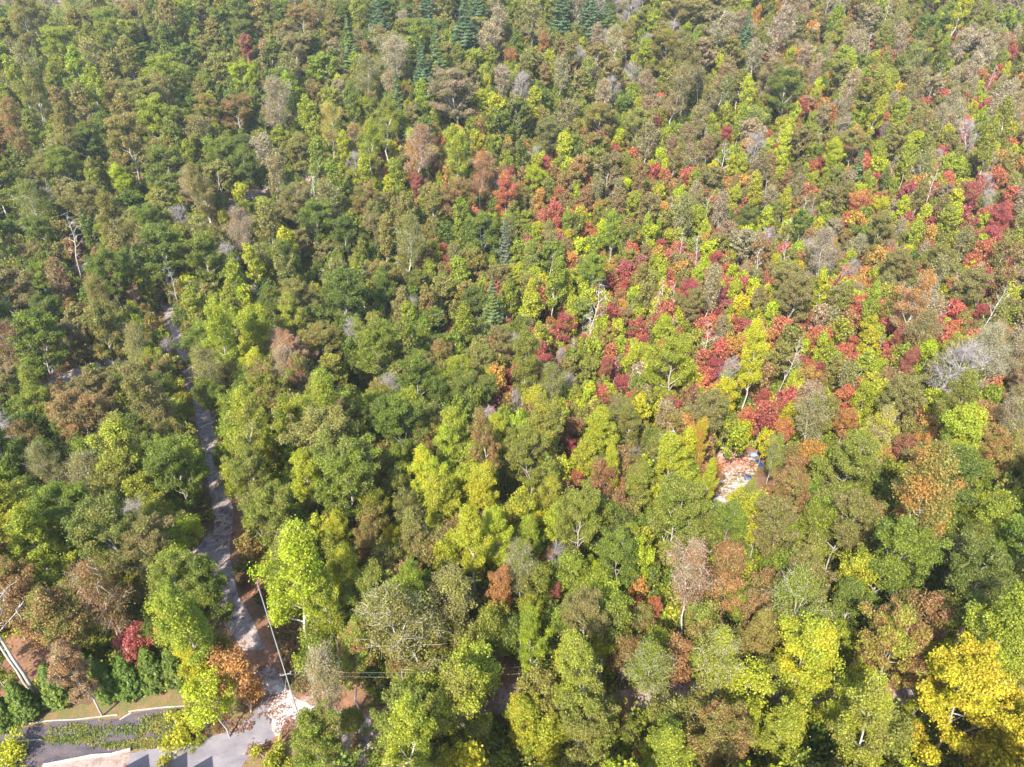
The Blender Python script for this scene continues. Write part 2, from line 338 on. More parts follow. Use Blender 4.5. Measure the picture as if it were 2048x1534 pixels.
def proto(kind, seed, lod):
    """returns (trunk verts, faces), (leaf verts, faces), bark material key"""
    rs = np.random.RandomState(seed); fine = lod == 0; ls = .112 if fine else .24; mult = 2.6 if fine else .66
    bark = 'bark'
    if kind == 'shrub' and not fine: ls, mult = .15, 1.0
    if kind == 'oak':        # broad dense lobed crown
        tb, tips, _ = branchy(rs, 15.5, 3.9, 5.5, 15, .5, .75, P_ROUND, 5)
        cr = .36 + .46 * rs.rand(len(tips)) ** 1.5; p, n = clumps(rs, tips, cr, 120 * mult, .72); lf = leaves_np(rs, p, n, ls, 1.4, .95)
    elif kind == 'maple':    # tighter ovoid crown
        tb, tips, _ = branchy(rs, 14, 2.9, 4.0, 18, .3, 1.1, P_OVAL, 4)
        cr = .30 + .40 * rs.rand(len(tips)) ** 1.4; p, n = clumps(rs, tips, cr, 112 * mult, .85); lf = leaves_np(rs, p, n, ls * .95, 1.2, .95)
    elif kind == 'poplar':   # tall, open, pale limbs showing
        bark = 'pale'
        tb, tips, _ = branchy(rs, 20, 3.2, 7, 20, .35, 1.4, P_OVAL, 4, trunk_r=.16)
        cr = .30 + .38 * rs.rand(len(tips)); p, n = clumps(rs, tips, cr, 80 * mult, 1.1); lf = leaves_np(rs, p, n, ls, 1.15, 1.0)
    elif kind == 'open':     # half-bare crown, twigs and scattered leaves
        bark = 'pale'
        tb, tips, _ = branchy(rs, 17, 3.4, 6.5, 15, .5, 1.3, P_OVAL, 5, trunk_r=.14)
        tb += twigs(rs, tips, 1.0, 2 if fine else 1, .012 if fine else .02); cr = .6 + .4 * rs.rand(len(tips)); p, n = clumps(rs, tips, cr, 38 * mult, 1.1); lf = leaves_np(rs, p, n, ls, 1.2, 1.2)
    elif kind == 'small':    # small layered understory tree
        tb, tips, _ = branchy(rs, 7.5, 2.0, 2.2, 11, .5, .8, P_ROUND, 3)
        cr = .28 + .34 * rs.rand(len(tips)); p, n = clumps(rs, tips, cr, 50 * mult, .95); lf = leaves_np(rs, p, n, ls * .9, 1.3, .7)
    elif kind == 'bare':
        bark = 'twig'
        tb, tips, _ = branchy(rs, 14, 3.2, 5.5, 13, .5, 1.0, P_OVAL, 5, trunk_r=.17)
        tb += twigs(rs, tips, 1.25, 5 if fine else 3, .013 if fine else .02, .6); p, n = clumps(rs, tips[::7], np.full(len(tips[::7]), .6), 4, 1.0); lf = leaves_np(rs, p, n, ls * .8, 1.2, 1.2)
    elif kind == 'snag':     # dead trunk with a few stubby limbs
        bark = 'pale'
        tb, tips, _ = branchy(rs, 15, 1.5, 7, 9, .35, .9, P_OVAL, 1, trunk_r=.12)
        tb += twigs(rs, tips, .9, 2, .014); p, n = clumps(rs, tips[::9], np.full(len(tips[::9]), .4), 3, 1.0); lf = leaves_np(rs, p, n, ls * .7, 1.2, 1.2)
    elif kind in ('pine', 'cedar'):
        cedar = kind == 'cedar'; h = 5.2 if cedar else 20.0; r = 1.55 if cedar else 3.5; base = .15 if cedar else 4.0
        tb = [(np.array([[0, 0, 0], [.05, .02, h * .5], [0, 0, h]]), np.array([h * .014, h * .009, h * .001]), 6)]
        tiers = 26 if cedar else 20; C = []; Dd = []; Nn = []
        for i in range(tiers):
            t = i / (tiers - 1); z = base + (h * .985 - base) * t; L = r * ((1 - t) ** (.62 if cedar else .8) + .04) * (1 if cedar else (.72 + .5 * rs.rand()))
            nb = int((16 if cedar else 7) * (1 - .5 * t)) + 1
            for j in range(nb):
                az = j * 2 * math.pi / nb + i * 1.1 + rs.randn() * .2; Lb = L * (.7 + .5 * rs.rand()); up = .35 if cedar else .12 + .5 * t
                d = nrm(np.array([math.cos(az), math.sin(az), up])); e = d * Lb + np.array([0, 0, z])
                if not cedar: tb.append((np.array([[0, 0, z], e]), np.array([.05, .015]), 3))
                m = int((46 if cedar else 105) * mult * (Lb / r) ** (.8) + 6); u = (.25 + .8 * rs.rand(m) ** .8) if not cedar else (.45 + .6 * rs.rand(m) ** .7)
                side = np.array([-math.sin(az), math.cos(az), 0]); wd = (.13 if cedar else .24) * Lb * (1.15 - u) + .06
                C.append(np.array([0, 0, z]) + d * Lb * u[:, None] + side * (rs.randn(m) * wd)[:, None] + UP * (rs.randn(m) * (.09 if cedar else .13))[:, None])
                Dd.append(np.tile(d * 1.0 + UP * (.5 if cedar else .1), (m, 1)) + side * (rs.randn(m) * .5)[:, None]); Nn.append(np.tile(UP * 1 + d * .5, (m, 1)))
        C = np.vstack(C); lf = leaves_np(rs, C, np.vstack(Nn), (.10 if cedar else .17) if fine else .3, 2.6, .4, np.vstack(Dd))
    elif kind == 'shrub':
        cc = rs.randn(14, 3) * np.array([.75, .75, .22]) + np.array([0, 0, .7]); cc[:, 2] = np.clip(cc[:, 2], .3, 1.3)
        tb = [(np.array([[0, 0, 0], c * .6, c]), np.array([.04, .03, .01]), 4) for c in cc]
        cr = .35 + .3 * rs.rand(14); p, n = clumps(rs, cc, cr, 130 * mult, .8); lf = leaves_np(rs, p, n, ls * .8, 1.4, .8)
    return tubes_mesh(tb), lf, bark
NV = dict(oak=5, maple=4, poplar=4, open=3, small=4, bare=4, snag=3, pine=3, cedar=3, shrub=3)
SIZE = dict(oak=(15.5, 4.6, 10.5), maple=(14, 3.4, 9), poplar=(20, 3.6, 14), open=(17, 3.8, 12), small=(7.5, 2.4, 5), bare=(14, 3.8, 10), snag=(15, 2.0, 10), pine=(20, 3.5, 10), cedar=(5.2, 1.55, 2.2), shrub=(1.5, 1.3, .8))
NEAR = {}; FARCOL = bpy.data.collections.new("forest_pieces"); FARIDX = {}
fi = 0
for k, n in NV.items():
    for i in range(n):
        (tv, tf), (lv, lf), bk = proto(k, 100 + 7 * i + len(k) * 31, 0); rs = np.random.RandomState(i)
        NEAR[k, i] = (mesh_np(k + "_trunk", tv, [tf], [M[bk]], smooth=True), mesh_np(k + "_crown", lv, [lf], [LEAF], rnd=rs.rand(len(lf))))
        (tv, tf), (lv, lf), bk = proto(k, 100 + 7 * i + len(k) * 31, 1)
        me = mesh_np(k + "_far", np.vstack([tv, lv]), [tf, lf + len(tv)], [M[bk], LEAF], rnd=np.concatenate([np.zeros(len(tf)), rs.rand(len(lf))]), matidx=np.concatenate([np.zeros(len(tf)), np.ones(len(lf))]))
        o = bpy.data.objects.new("piece_%03d" % fi, me); FARCOL.objects.link(o); FARIDX[k, i] = fi; fi += 1

# foliage colours: base, secondary (linear reflectance)
PAL = dict(
  G=((.115, .150, .022), (.175, .195, .028)), M=((.205, .240, .024), (.285, .30, .026)), O=((.215, .205, .042), (.27, .225, .055)),
  B=((.245, .185, .068), (.215, .200, .050)), T=((.34, .265, .150), (.28, .235, .095)), Y=((.32, .34, .026), (.40, .38, .024)),
  L=((.43, .385, .018), (.46, .38, .018)), R=((.42, .115, .070), (.43, .22, .075)), C=((.34, .085, .080), (.32, .17, .10)),
  N=((.44, .22, .055), (.42, .27, .05)), K=((.30, .155, .062), (.26, .20, .06)), P=((.15, .215, .095), (.20, .25, .09)), A=((.46, .35, .02), (.42, .32, .03)),
  H=((.100, .155, .013), (.15, .20, .016)), V=((.36, .41, .015), (.40, .43, .02)), W=((.20, .17, .12), (.2, .15, .1)))
CNAME = dict(A='amber', G='dark green', M='fresh green', O='olive green', B='brownish olive', T='pale tan', Y='yellow-green', L='golden yellow', R='bright red', C='crimson', N='orange', K='rust brown', P='blue-green', H='deep green', V='vivid lime', W='grey leafless')
FORM = dict(oak='broad crowned tree', maple='oval crowned tree', poplar='tall airy tree', open='thin crowned tree with pale limbs', small='small understory tree', bare='bare tree', snag='dead trunk', pine='pine tree', cedar='evergreen', shrub='shrub')
KNAME = dict(oak='broadleaf_tree', maple='broadleaf_tree', poplar='broadleaf_tree', open='broadleaf_tree', small='understory_tree', bare='bare_tree', snag='dead_tree', pine='pine_tree', cedar='evergreen_tree', shrub='shrub')
CATN = dict(broadleaf_tree='tree', understory_tree='small tree', bare_tree='bare tree', dead_tree='dead tree', pine_tree='pine tree', evergreen_tree='evergreen', shrub='shrub')
GRP = dict(broadleaf_tree='broadleaf trees of the near forest', understory_tree='small trees among the taller ones', bare_tree='leafless trees in the forest', dead_tree='dead trunks standing in the forest', pine_tree='pines in the forest', evergreen_tree='conical evergreens along the lawn', shrub='shrubs by the drive')
rnd = random.Random(4)
def jit(c, s=.12):
    f = 1 + rnd.uniform(-s, s); return [max(.005, v * f * (1 + rnd.uniform(-s, s) * .7)) for v in c] + [1.0]
def make_tree(kind, x, y, scale, rz, pal, label, sxy=1.0, tilt=(0, 0), var=None):
    nm = KNAME[kind]; i = rnd.randrange(NV[kind]) if var is None else var
    e = link(nm, None, None, (x, y, float(ground(x, y)) - .05)); e.rotation_euler = (tilt[0], tilt[1], rz); e.scale = (scale * sxy, scale * sxy, scale)
    tm, lm = NEAR[kind, i]; t = link("trunk", tm, e); c = link("crown", lm, e)
    a, b = pal; c["tint"] = a; c["tintb"] = b
    tag(e, label, CATN[nm], GRP[nm]); return e
MIXC = dict(G='GMMY', M='MYOGK', O='OBYMK', B='BOKT', T='TOBK', Y='YLMO', L='LAYY', R='RNCK', C='CRKT', N='NKLO', K='KBOO', P='PG', H='HM', V='VY', W='W', A='A')
def pal(l, l2=None, s=.1):
    if l2 is None: l2 = rnd.choice(MIXC[l])
    if l2 == l: l2 = None
    a = PAL[l][0]; b = PAL[l2][0] if l2 else PAL[l][1]; return (jit(a, s), jit(b, s))

# ------------------------------------------------------------------ the trees one can pick out in the photograph
# (pixel x, pixel y of the crown centre, crown width in pixels, kind, colours, label)
HAND = [
 (1500,985,40,'open','YO',"thin yellowing tree standing before the stony clearing's right half"),
 (1418,955,44,'poplar','YL',"slender lime tree at the left rim of the stony clearing"),
 (1552,905,50,'open','OY',"half bare tree right of the blue sheets in the clearing"),
 (1615,1312,160,'maple','YL',"big bright yellow-green crown between a thin pale limbed tree and an orange tinged tree"),
 (1800,1310,150,'oak','KY',"rust speckled green crown just left of the great golden tree"),
 (1925,1395,195,'oak','LA',"largest golden yellow tree of all, in the lower right corner"),
 (2035,1490,140,'maple','LA',"golden tree cut off by the right edge in the lower corner"),
 (1740,1440,130,'poplar','YO',"airy green tree with a leaning white trunk left of the great golden tree"),
 (1640,1215,130,'open','MO',"half bare tree with fanned pale limbs above the big yellow-green crown"),
 (2010,1265,150,'poplar','MY',"airy green tree at the right edge above the great golden tree"),
 (1960,1180,140,'oak','GO',"dark green crown at the right edge, above the golden corner tree"),
 (1780,1110,150,'oak','MG',"round green crown below the rusty domed tree by the clearing"),
 (1590,1165,110,'oak','BO',"dull brown olive crown in deep shade above the half bare tree"),
 (590,1120,170,'poplar','YV',"bright lime and yellow tree overhanging the right side of the gravel road"),
 (650,1190,110,'poplar','YM',"pale green airy tree beside the road verge with a white trunk"),
 (474,1350,112,'small','NK',"round rust orange tree at the mouth of the gravel road"),
 (428,1402,112,'small','VY',"vivid lime bushy tree at the edge of the lawn by the drive"),
 (385,1322,80,'maple','LY',"yellow leaved slender tree between the red maple and the rust tree"),
 (276,1300,78,'small','CR',"crimson maple behind the row of evergreens"),
 (370,1230,130,'poplar','MY',"airy green tree with grey trunks above the yellow slender tree"),
 (335,1190,120,'oak','MO',"green crown at the left of the road fork"),
 (420,1170,110,'maple','GM',"dark green crown close beside the road below the fork"),
 (150,1340,85,'maple','KT',"narrow rust coloured tree behind the evergreens on the left"),
 (200,1190,110,'open','KO',"thin orange-brown tree above the rust coloured tree"),
 (110,1240,120,'maple','OK',"olive tree with rusty edges near the left edge"),
 (60,1085,110,'maple','YM',"yellow-green crown at the left edge below the dark grove"),
 (20,1190,90,'oak','KO',"rusty olive crown cut off by the left edge"),
 (700,1440,60,'small','MY',"small green tree standing in the fork of the lower road"),
 (636,1476,132,'oak','MO',"green crown beside the drive at the bottom of the picture"),
 (640,1365,110,'open','TO',"brownish thin tree leaning over the white gravel junction"),
 (935,1405,165,'maple','YO',"large dense yellow-olive crown left of the shaded road gap"),
 (1160,1340,140,'poplar','YO',"open yellow-green tree with pale trunk on the lower road"),
 (1060,1280,85,'poplar','MV',"bright green slender tree with a white trunk above the lower road"),
 (1325,1320,115,'open','MO',"thin green tree with forked pale limbs right of the lower road gap"),
 (1440,1305,125,'open','YO',"thin yellow-green tree with several upright limbs beside the forked one"),
 (1160,1480,150,'oak','OM',"wide olive crown at the bottom centre edge"),
 (800,1490,150,'poplar','YM',"yellow-green airy tree at the bottom edge by the road"),
 (1430,1470,140,'oak','OK',"olive crown with rusty patches at the bottom edge"),
 (1330,1510,130,'maple','MY',"green crown cut off by the bottom edge right of centre"),
 (1560,1480,130,'maple','YM',"yellow-green crown at the bottom edge below the big yellow-green one"),
 (1155,1048,115,'oak','MO',"rounded green crown in the lower centre with dark gaps around it"),
 (1240,1125,110,'oak','GM',"greyish green crown right of the vivid lime sapling"),
 (1462,1062,95,'oak','MG',"smooth green crown just below the stony clearing"),
 (1590,992,88,'oak','KO',"rusty domed tree at the right of the stony clearing"),
 (1560,1060,110,'oak','OB',"olive domed crown below the rusty domed tree"),
 (1875,975,150,'poplar','ON',"tall olive and orange tree in front of dark crowns at right"),
 (1700,930,120,'oak','OM',"olive crown upper right of the stony clearing"),
 (1690,1040,110,'oak','OB',"khaki crown right of the rusty domed tree"),
 (345,940,125,'oak','GM',"dark green cauliflower crown on the left bank of the gravel road"),
 (230,1050,150,'oak','OG',"wide dull green crown left of the road bend"),
 (255,900,125,'maple','OY',"olive and yellow crown behind the dark cauliflower crown"),
 (290,1110,120,'oak','BO',"brownish crown above the road fork"),
 (435,800,50,'oak','GM',"small dark green round crown touching the road on its right side"),
 (480,850,110,'poplar','YO',"yellow-green airy crown on the right bank of the gravel road"),
 (440,650,90,'poplar','YM',"pale yellow-green tree at the top end of the gravel road"),
 (500,960,110,'oak','OM',"olive crown on the right bank below the airy one"),
 (560,1020,120,'oak','MO',"mid green crown right of the road bend"),
 (805,855,115,'oak','GM',"deep green crown left of centre, darkest of its neighbours"),
 (835,760,110,'oak','GM',"dark green crown above the darkest centre crown"),
 (740,700,120,'oak','MO',"fresh green crown left of the first red trees"),
 (690,470,75,'oak','GG',"small round dark crown in the upper left centre"),
 (970,880,95,'poplar','OK',"olive tree with orange tips above the yellow centre tree"),
 (1060,915,110,'oak','OM',"dense olive crown right of the orange tipped tree"),
 (975,985,105,'maple','LY',"bright golden crown at the lower centre"),
 (940,1065,110,'poplar','YL',"lime yellow airy tree directly below the golden centre crown"),
 (830,1070,110,'maple','OB',"dull olive crown left of the lime yellow airy tree"),
 (740,1080,70,'maple','KO',"rust tinted slender tree between olive crowns"),
 (785,1075,50,'small','LY',"small yellow tree between two brown crowns"),
 (1010,1180,80,'maple','NK',"tall orange and green tree left of the crimson shrubs"),
 (1040,1120,90,'open','MT',"thin tree with a white forked trunk in the lower centre"),
 (1190,1148,36,'small','VV',"vivid lime sapling, brightest green in the forest"),
 (1110,1190,45,'small','CK',"low crimson bush below the bare forked tree"),
 (1098,1120,30,'small','NN',"small bright orange tree at the foot of the bare forked tree"),
 (1130,1110,60,'bare','WT',"bare forked tree beside the small bright orange tree"),
 (1310,1222,40,'small','RN',"scarlet bush under the pinkish brown crowns"),
 (1265,1222,35,'small','RK',"left scarlet bush of the pair under the brown crowns"),
 (1390,1150,120,'open','TK',"pinkish brown thin crown above the scarlet bushes"),
 (1180,1230,130,'oak','BO',"wide brown olive crown above the open tree on the lower road"),
 (1340,735,120,'oak','YM',"large yellow-green crown in the heart of the red trees"),
 (1425,830,105,'oak','BO',"brown olive crown below the bare grey tree"),
 (1330,665,55,'maple','YV',"bright yellow-green crown above the large yellow-green one"),
 (1408,880,50,'poplar','LN',"golden cone of a tree just above the stony clearing"),
 (1228,925,55,'poplar','YL',"small lime yellow tree with a white trunk"),
 (1150,965,45,'small','RK',"red tree below left of the small lime yellow tree"),
 (1140,900,34,'small','CR',"crimson tree left of the small lime yellow tree"),
 (1012,385,70,'maple','RN',"flame red maple standing alone in the upper middle"),
 (1068,355,48,'small','VY',"lime tree at the right shoulder of the flame red maple"),
 (835,370,40,'maple','CK',"dull red tree left of the flame red maple"),
 (950,340,70,'open','KN',"rusty thin tree just left of the flame red maple"),
 (820,295,80,'open','KT',"tan and orange thin tree in the upper left middle"),
 (1233,308,28,'small','CR',"crimson slender tree above right of the flame red maple"),
 (1126,652,55,'small','CR',"round crimson tree left in the red band"),
 (1168,685,40,'small','RR',"bright red tree just right of the round crimson one"),
 (1100,622,36,'small','RC',"red tree on the upper left of the round crimson one"),
 (1258,678,30,'small','CR',"small crimson tree above the large yellow-green crown"),
 (1290,690,26,'small','CC',"tiny crimson tree touching the large yellow-green crown"),
 (1340,700,30,'small','CR',"deep crimson tree at the top of the large yellow-green crown"),
 (1350,463,30,'small','RR',"bright scarlet tree in the upper centre right"),
 (1322,495,32,'small','CR',"crimson tree below left of the bright scarlet one"),
 (1172,462,34,'small','RN',"scarlet tree with an orange neighbour, right of centre top"),
 (1190,478,28,'small','NL',"orange tree at the foot of the scarlet one"),
 (1030,755,50,'small','RC',"brilliant red tree left of the pale grey-green one"),
 (1018,790,40,'small','RR',"lower brilliant red tree of the leftmost red pair"),
 (905,670,35,'small','CR',"crimson tree at the left end of the red band"),
 (888,500,28,'small','RN',"small red tree left of centre amid green crowns"),
 (890,525,26,'small','RC',"second small red tree left of centre"),
 (1250,575,40,'small','RR',"scarlet tree above the white snag"),
 (1380,585,55,'small','CR',"tall crimson tree behind two white trunks"),
 (1430,525,45,'small','RC',"red tree at the upper edge of the red band"),
 (1430,625,34,'small','RC',"red tree between olive crowns right of the white trunks"),
 (1215,745,45,'maple','KC',"brownish red tree in the lower red band"),
 (1245,770,45,'small','CR',"crimson tree beside the brownish red one"),
 (1452,738,60,'bare','WW',"pale grey bare tree with crimson leaves behind it"),
 (1432,740,50,'small','CC',"crimson tree half hidden by the pale grey bare tree"),
 (1600,728,36,'small','CC',"dark crimson tree, left of the wine red pair"),
 (1636,742,34,'small','CC',"wine red tree, right of the pair"),
 (1597,665,28,'small','RR',"round scarlet tree above the wine red pair"),
 (1525,798,32,'small','RC',"small red tree above the stony clearing"),
 (1476,781,24,'small','CC',"tiny crimson tree below the grey bare tree"),
 (1560,860,60,'small','NR',"orange tree just above the stony clearing"),
 (1960,628,36,'small','CR',"red tree near the right edge under a dark crown"),
 (1820,735,50,'maple','CK',"dusty crimson tree left of the fallen bare crown"),
 (1790,685,36,'maple','CK',"conical dusty red tree in the right middle"),
 (1700,690,34,'small','RC',"red tree between olive crowns at right"),
 (1840,590,75,'poplar','NT',"big orange tree in the right middle"),
 (1745,865,85,'poplar','LT',"creamy yellow tree upper right of the clearing"),
 (1695,845,55,'small','NK',"orange brown tree left of the creamy yellow tree"),
 (1805,900,60,'small','KC',"rust red tree right of the creamy yellow tree"),
 (1640,510,75,'open','TW',"large tan thinning tree in the right middle"),
 (1590,590,90,'oak','BO',"wide olive brown crown below the large tan tree"),
 (1380,610,60,'oak','BO',"olive brown crown right of the scarlet tree"),
 (1760,460,60,'oak','OB',"round olive crown in the upper right middle"),
 (1800,540,70,'oak','BO',"brown olive crown above the big orange tree"),
 (1490,440,55,'oak','GO',"dark green crown in the upper middle right"),
 (1570,180,80,'oak','GM',"large green spreading crown in the upper right"),
 (1720,410,55,'small','NR',"orange tree under a bare limb in the upper right"),
 (1760,420,45,'small','LV',"yellow tree beside the orange one in the upper right"),
 (2000,440,50,'maple','CR',"crimson tree near the right edge"),
 (1975,480,50,'small','CR',"crimson tree just below its twin near the right edge"),
 (1940,390,45,'small','CK',"wine coloured tree in the upper right"),
 (1450,270,30,'small','CR',"rosy tree beneath the bare tree in the upper right"),
 (1640,330,30,'small','CR',"small red tree beside a lime crown in the upper right"),
 (1665,310,50,'maple','YV',"lime crown in the upper right"),
 (1185,600,60,'snag','WW',"white dead tree with broken limbs in the centre right"),
 (1512,290,60,'bare','WW',"pale bare tree with wide limbs in the upper right"),
 (1945,270,50,'bare','WW',"grey bare tree near the right edge high up"),
 (1900,720,110,'bare','WT',"wide fallen-looking bare crown at the right"),
 (710,665,60,'bare','WO',"grey bare tree rising over green crowns left of centre"),
 (1040,800,40,'bare','WW',"small grey bare tree at the foot of the brilliant red pair"),
 (1328,585,28,'snag','WW',"white trunk, left of the pair before the tall crimson tree"),
 (1355,600,28,'snag','WW',"white trunk, right of the pair before the tall crimson tree"),
 (1705,540,40,'bare','WC',"grey bare tree in the right middle over rosy leaves"),
 (130,470,45,'snag','WW',"two pale dead trunks above the rocky patch at left"),
 (340,560,30,'snag','WW',"pale trunk above the red dirt patch at left"),
 (240,362,50,'maple','VY',"light lime tree among dark crowns in the upper left"),
 (135,340,70,'oak','MG',"rounded green crown in the upper left"),
 (490,100,42,'maple','KC',"dusty red-brown tree high in the upper left"),
 (1085,92,34,'maple','KN',"rust red round tree high in the centre"),
 (1020,115,40,'small','KN',"orange brown dome left of the rust red round tree"),
 (1040,175,55,'bare','WO',"olive grey bare tree with fan shaped twigs high in the centre"),
 (655,240,60,'open','YN',"yellow-green thin tree with orange tip in the upper left middle"),
 (490,155,55,'oak','VM',"vivid green crown in the upper left middle"),
 (930,75,62,'pine','PP',"tallest blue-green pine at the top centre"),
 (757,45,40,'pine','PP',"pine at the top left of the pine group"),
 (700,100,38,'pine','PM',"small pine left of the pine group"),
 (875,125,48,'pine','PM',"pine below left of the tallest pine"),
 (845,150,40,'pine','PP',"lower pine of the group beside olive crowns"),
 (855,15,40,'pine','PP',"pine cut off by the top edge left of the tallest"),
 (955,18,40,'pine','PP',"pine cut off by the top edge behind the tallest"),
 (1125,18,44,'pine','PP',"left pine of the right hand trio at the top"),
 (1180,30,44,'pine','PP',"middle pine of the right hand trio at the top"),
 (1212,40,34,'pine','PM',"right pine of the right hand trio at the top"),
 (795,195,30,'pine','PM',"young blue-green pine below the pine group"),
 (1490,75,30,'pine','PP',"single pine at the top right of centre"),
 (1710,350,30,'pine','PM',"blue-green pine among red trees in the upper right"),
 (1010,500,38,'pine','PW',"pale blue-green pine in the centre"),
 (985,630,50,'pine','PM',"blue-green fir like tree left of the red band"),
 (1010,390,30,'pine','PG',"pine hidden behind the flame red maple"),
]
CEDARS = [(212,1378,62,5.4),(258,1370,66,5.8),(306,1356,66,5.8),(348,1352,50,5.2),(110,1388,62,5.6),(44,1420,60,5.2),(0,1438,60,5.0),(-40,1440,60,5.0),(172,1345,50,5.0),(284,1325,50,4.6),(136,1366,50,5.0)]
CEDLAB = ["second evergreen left of centre in the front row on the lawn edge", "middle evergreen of the front row, right below the crimson maple", "largest evergreen at the right end of the front row", "slim evergreen beside the yellow slender tree", "bright evergreen left of the rust coloured tree", "evergreen between the leaning white trunks and the kerb", "dark evergreen near the left edge above the gravel bed", "evergreen cut off by the left edge", "evergreen behind the front row next to the rust tree", "evergreen at the back of the row below the crimson maple", "evergreen at the foot of the leaning white trunks"]
placed = []      # (x, y, crown radius m)
items = []       # every individual: dict for labels
def put(px, py, wpx, kind, letters, label, hmul=None):
    Hh, cr, cc = SIZE[kind]; sz = 1.0
    for _ in range(5):
        p = hit(px, py, cc * sz); rg = np.linalg.norm(p - np.array([0, 0, CAM_H])); wm = wpx * rg / F
        s = wm / (2 * cr); sz = min(1.2, max(.62, .35 + .65 * s)) if kind != 'small' else min(1.3, max(.7, s))
    sxy = s / sz; sxy = min(1.5, max(.6, sxy))
    make_tree(kind, p[0], p[1], sz, rnd.uniform(0, 6.28), (jit(PAL[letters[0]][0], .06), jit(PAL[letters[1]][0], .06)) , label, sxy)
    placed.append((p[0], p[1], cr * s * .72, kind)); return p
for h in HAND: put(*h)
for (px, py, wpx, hh), lb in zip(CEDARS, CEDLAB):
    p = hit(px, py - 16, hh * .40)
    make_tree('cedar', p[0], p[1], hh / 5.2 * .95, rnd.uniform(0, 6.28), pal('H', None, .08), lb, .80); placed.append((p[0], p[1], 1.3, 'cedar'))
# tall pale trunks at the left edge, bare up to their broken tops
def bare_trunk(bx, by, hh, lean, rad, seed, label):
    rs = np.random.RandomState(seed); p = hit(bx, by); e = tag(link("dead_tree", None, None, tuple(p)), label, CATN['dead_tree'], GRP['dead_tree'])
    z = np.linspace(0, hh, 9); tp = np.column_stack([lean[0] * z + .06 * np.cumsum(rs.randn(9)), lean[1] * z + .06 * np.cumsum(rs.randn(9)), z])
    v, f = tube_np(tp, rad * (1 - .72 * z / hh), 9); link("trunk", mesh_np("trunk", v, [f], [M['pale']], smooth=True), e)
    tb = []
    for i in range(13):
        t = .50 + .48 * rs.rand(); o = tp[0] + np.array([np.interp(t * hh, z, tp[:, 0]), np.interp(t * hh, z, tp[:, 1]), t * hh]) - tp[0]; az = rs.rand() * 6.28; L = (1.1 - t) * 5 * (.5 + rs.rand())
        d = np.array([math.cos(az), math.sin(az), .7]); q = [o, o + d * L * .4 + rs.randn(3) * .1, o + d * L * .75 + rs.randn(3) * .2, o + d * L + rs.randn(3) * .2]
        tb.append((np.array(q), rad * np.array([.35, .24, .14, .05]), 5)); tb += twigs(rs, q[2:], .9, 3, .014, .5)
    v, f = tubes_mesh(tb); link("crown", mesh_np("crown", v, [f], [M['pale']], smooth=True), e); placed.append((p[0], p[1], .6, 'snag'))
bare_trunk(76, 1392, 15, (-.015, .01), .17, 3, "right one of two tall white trunks leaning at the left edge")
bare_trunk(64, 1384, 14, (-.04, .02), .14, 5, "left one of two tall white trunks leaning at the left edge")
def put_shrub(px, py, wpx, l, lb):
    p = hit(px, py, .5); s = wpx * np.linalg.norm(p - np.array([0, 0, CAM_H])) / F / 2.6
    make_tree('shrub', p[0], p[1], s, rnd.random() * 6, pal(l), lb)
put_shrub(362, 1466, 62, 'L', "yellow shrub on the dark gravel bed beside the drive")
put_shrub(395, 1476, 24, 'Y', "tiny olive bush right of the yellow shrub by the drive")
put_shrub(8, 1515, 60, 'L', "yellow-green shrub in the bottom left corner")
put_shrub(548, 1525, 60, 'Y', "lime shrub at the bottom edge right of the drive")
put_shrub(690, 1520, 60, 'K', "rust brown shrub in the shaded branch road")
put_shrub(425, 1455, 22, 'K', "small rusty tuft between drive and lime bushy tree")

# ------------------------------------------------------------------ what grows where: photo cells of 128 px, letters are foliage colours
GRID = """MMO MMO GMO GMO OGB OGOT OBGMO OBGTMM OBGOMT OBTW OBMM OBMT OBTN OMT OMYG OMGT
MMO OMB MGO GMO GMO OMY GMOBT OBGY OGYB OBTG OBYO OBMT OTBN OMYT OBTR OTRY
GMO GMO GMOY OGT OGMT OYM OYKN OKYG OKMR OMBG OBMR OBMY OBYR OYMR OKRY RTOY
GO OGB OGM OGT OGB GMO OMB OMG OYMR ONRMB OBYR OBRYT GOYR YTNR RYTO RCTO
BOG OGK OMG OMY OYG GOM GOM OMG OMYR OMRB ORYB RCYOB OBRY OBRYT ROTB OBRT
BOK OGO OMG OY OGT GMO GMO GOMY YROM RYOM RYCO YLRNO RYNO RYBO BOKR BOT
GO OGB OGO MY MOY OTM MGO OMY YOKM OYMB OYBK LYOM BYNO YNBO YBKN KBMT
OB BOG MG MG MOY MOB OMY YLOM MYOO OKMY YOMN YLON OGBK OGKM YNOG OYMG
OY OGB OGM OB MYO YMO KYO YLM YLMO OMG MOY OTKM OMG OMG MGO BGO
KNM OKMY TKY OMK GMO YMO MBO OMB GBOM NKYM OMK BOK KOBM YBOG BOYM MGY
KMY KMN GMY YNM MO MO MYO OYM MYO YMO YMOT OYKM YLM YLO YKL LLY
MO MO YO MO OM MG MYO LYO MYO YMO MYOT OYM MYO MOY LYK LLY"""
GRID = [r.split() for r in GRID.strip().split("\n")]
def cell(px, py):
    i = min(11, max(0, int(py / 128 + rnd.gauss(0, .25)))); j = min(15, max(0, int(px / 128 + rnd.gauss(0, .25)))); return GRID[i][j]
def redzone(px, py):
    z = 0
    if px > 850 and 250 < py < 900: z = min(1, (px - 850) / 250) * min(1, (py - 250) / 120) * min(1, (900 - py) / 120)
    if px > 1550 and py < 420: z = max(z, .45 + .3 * min(1, (px - 1550) / 400))
    return z
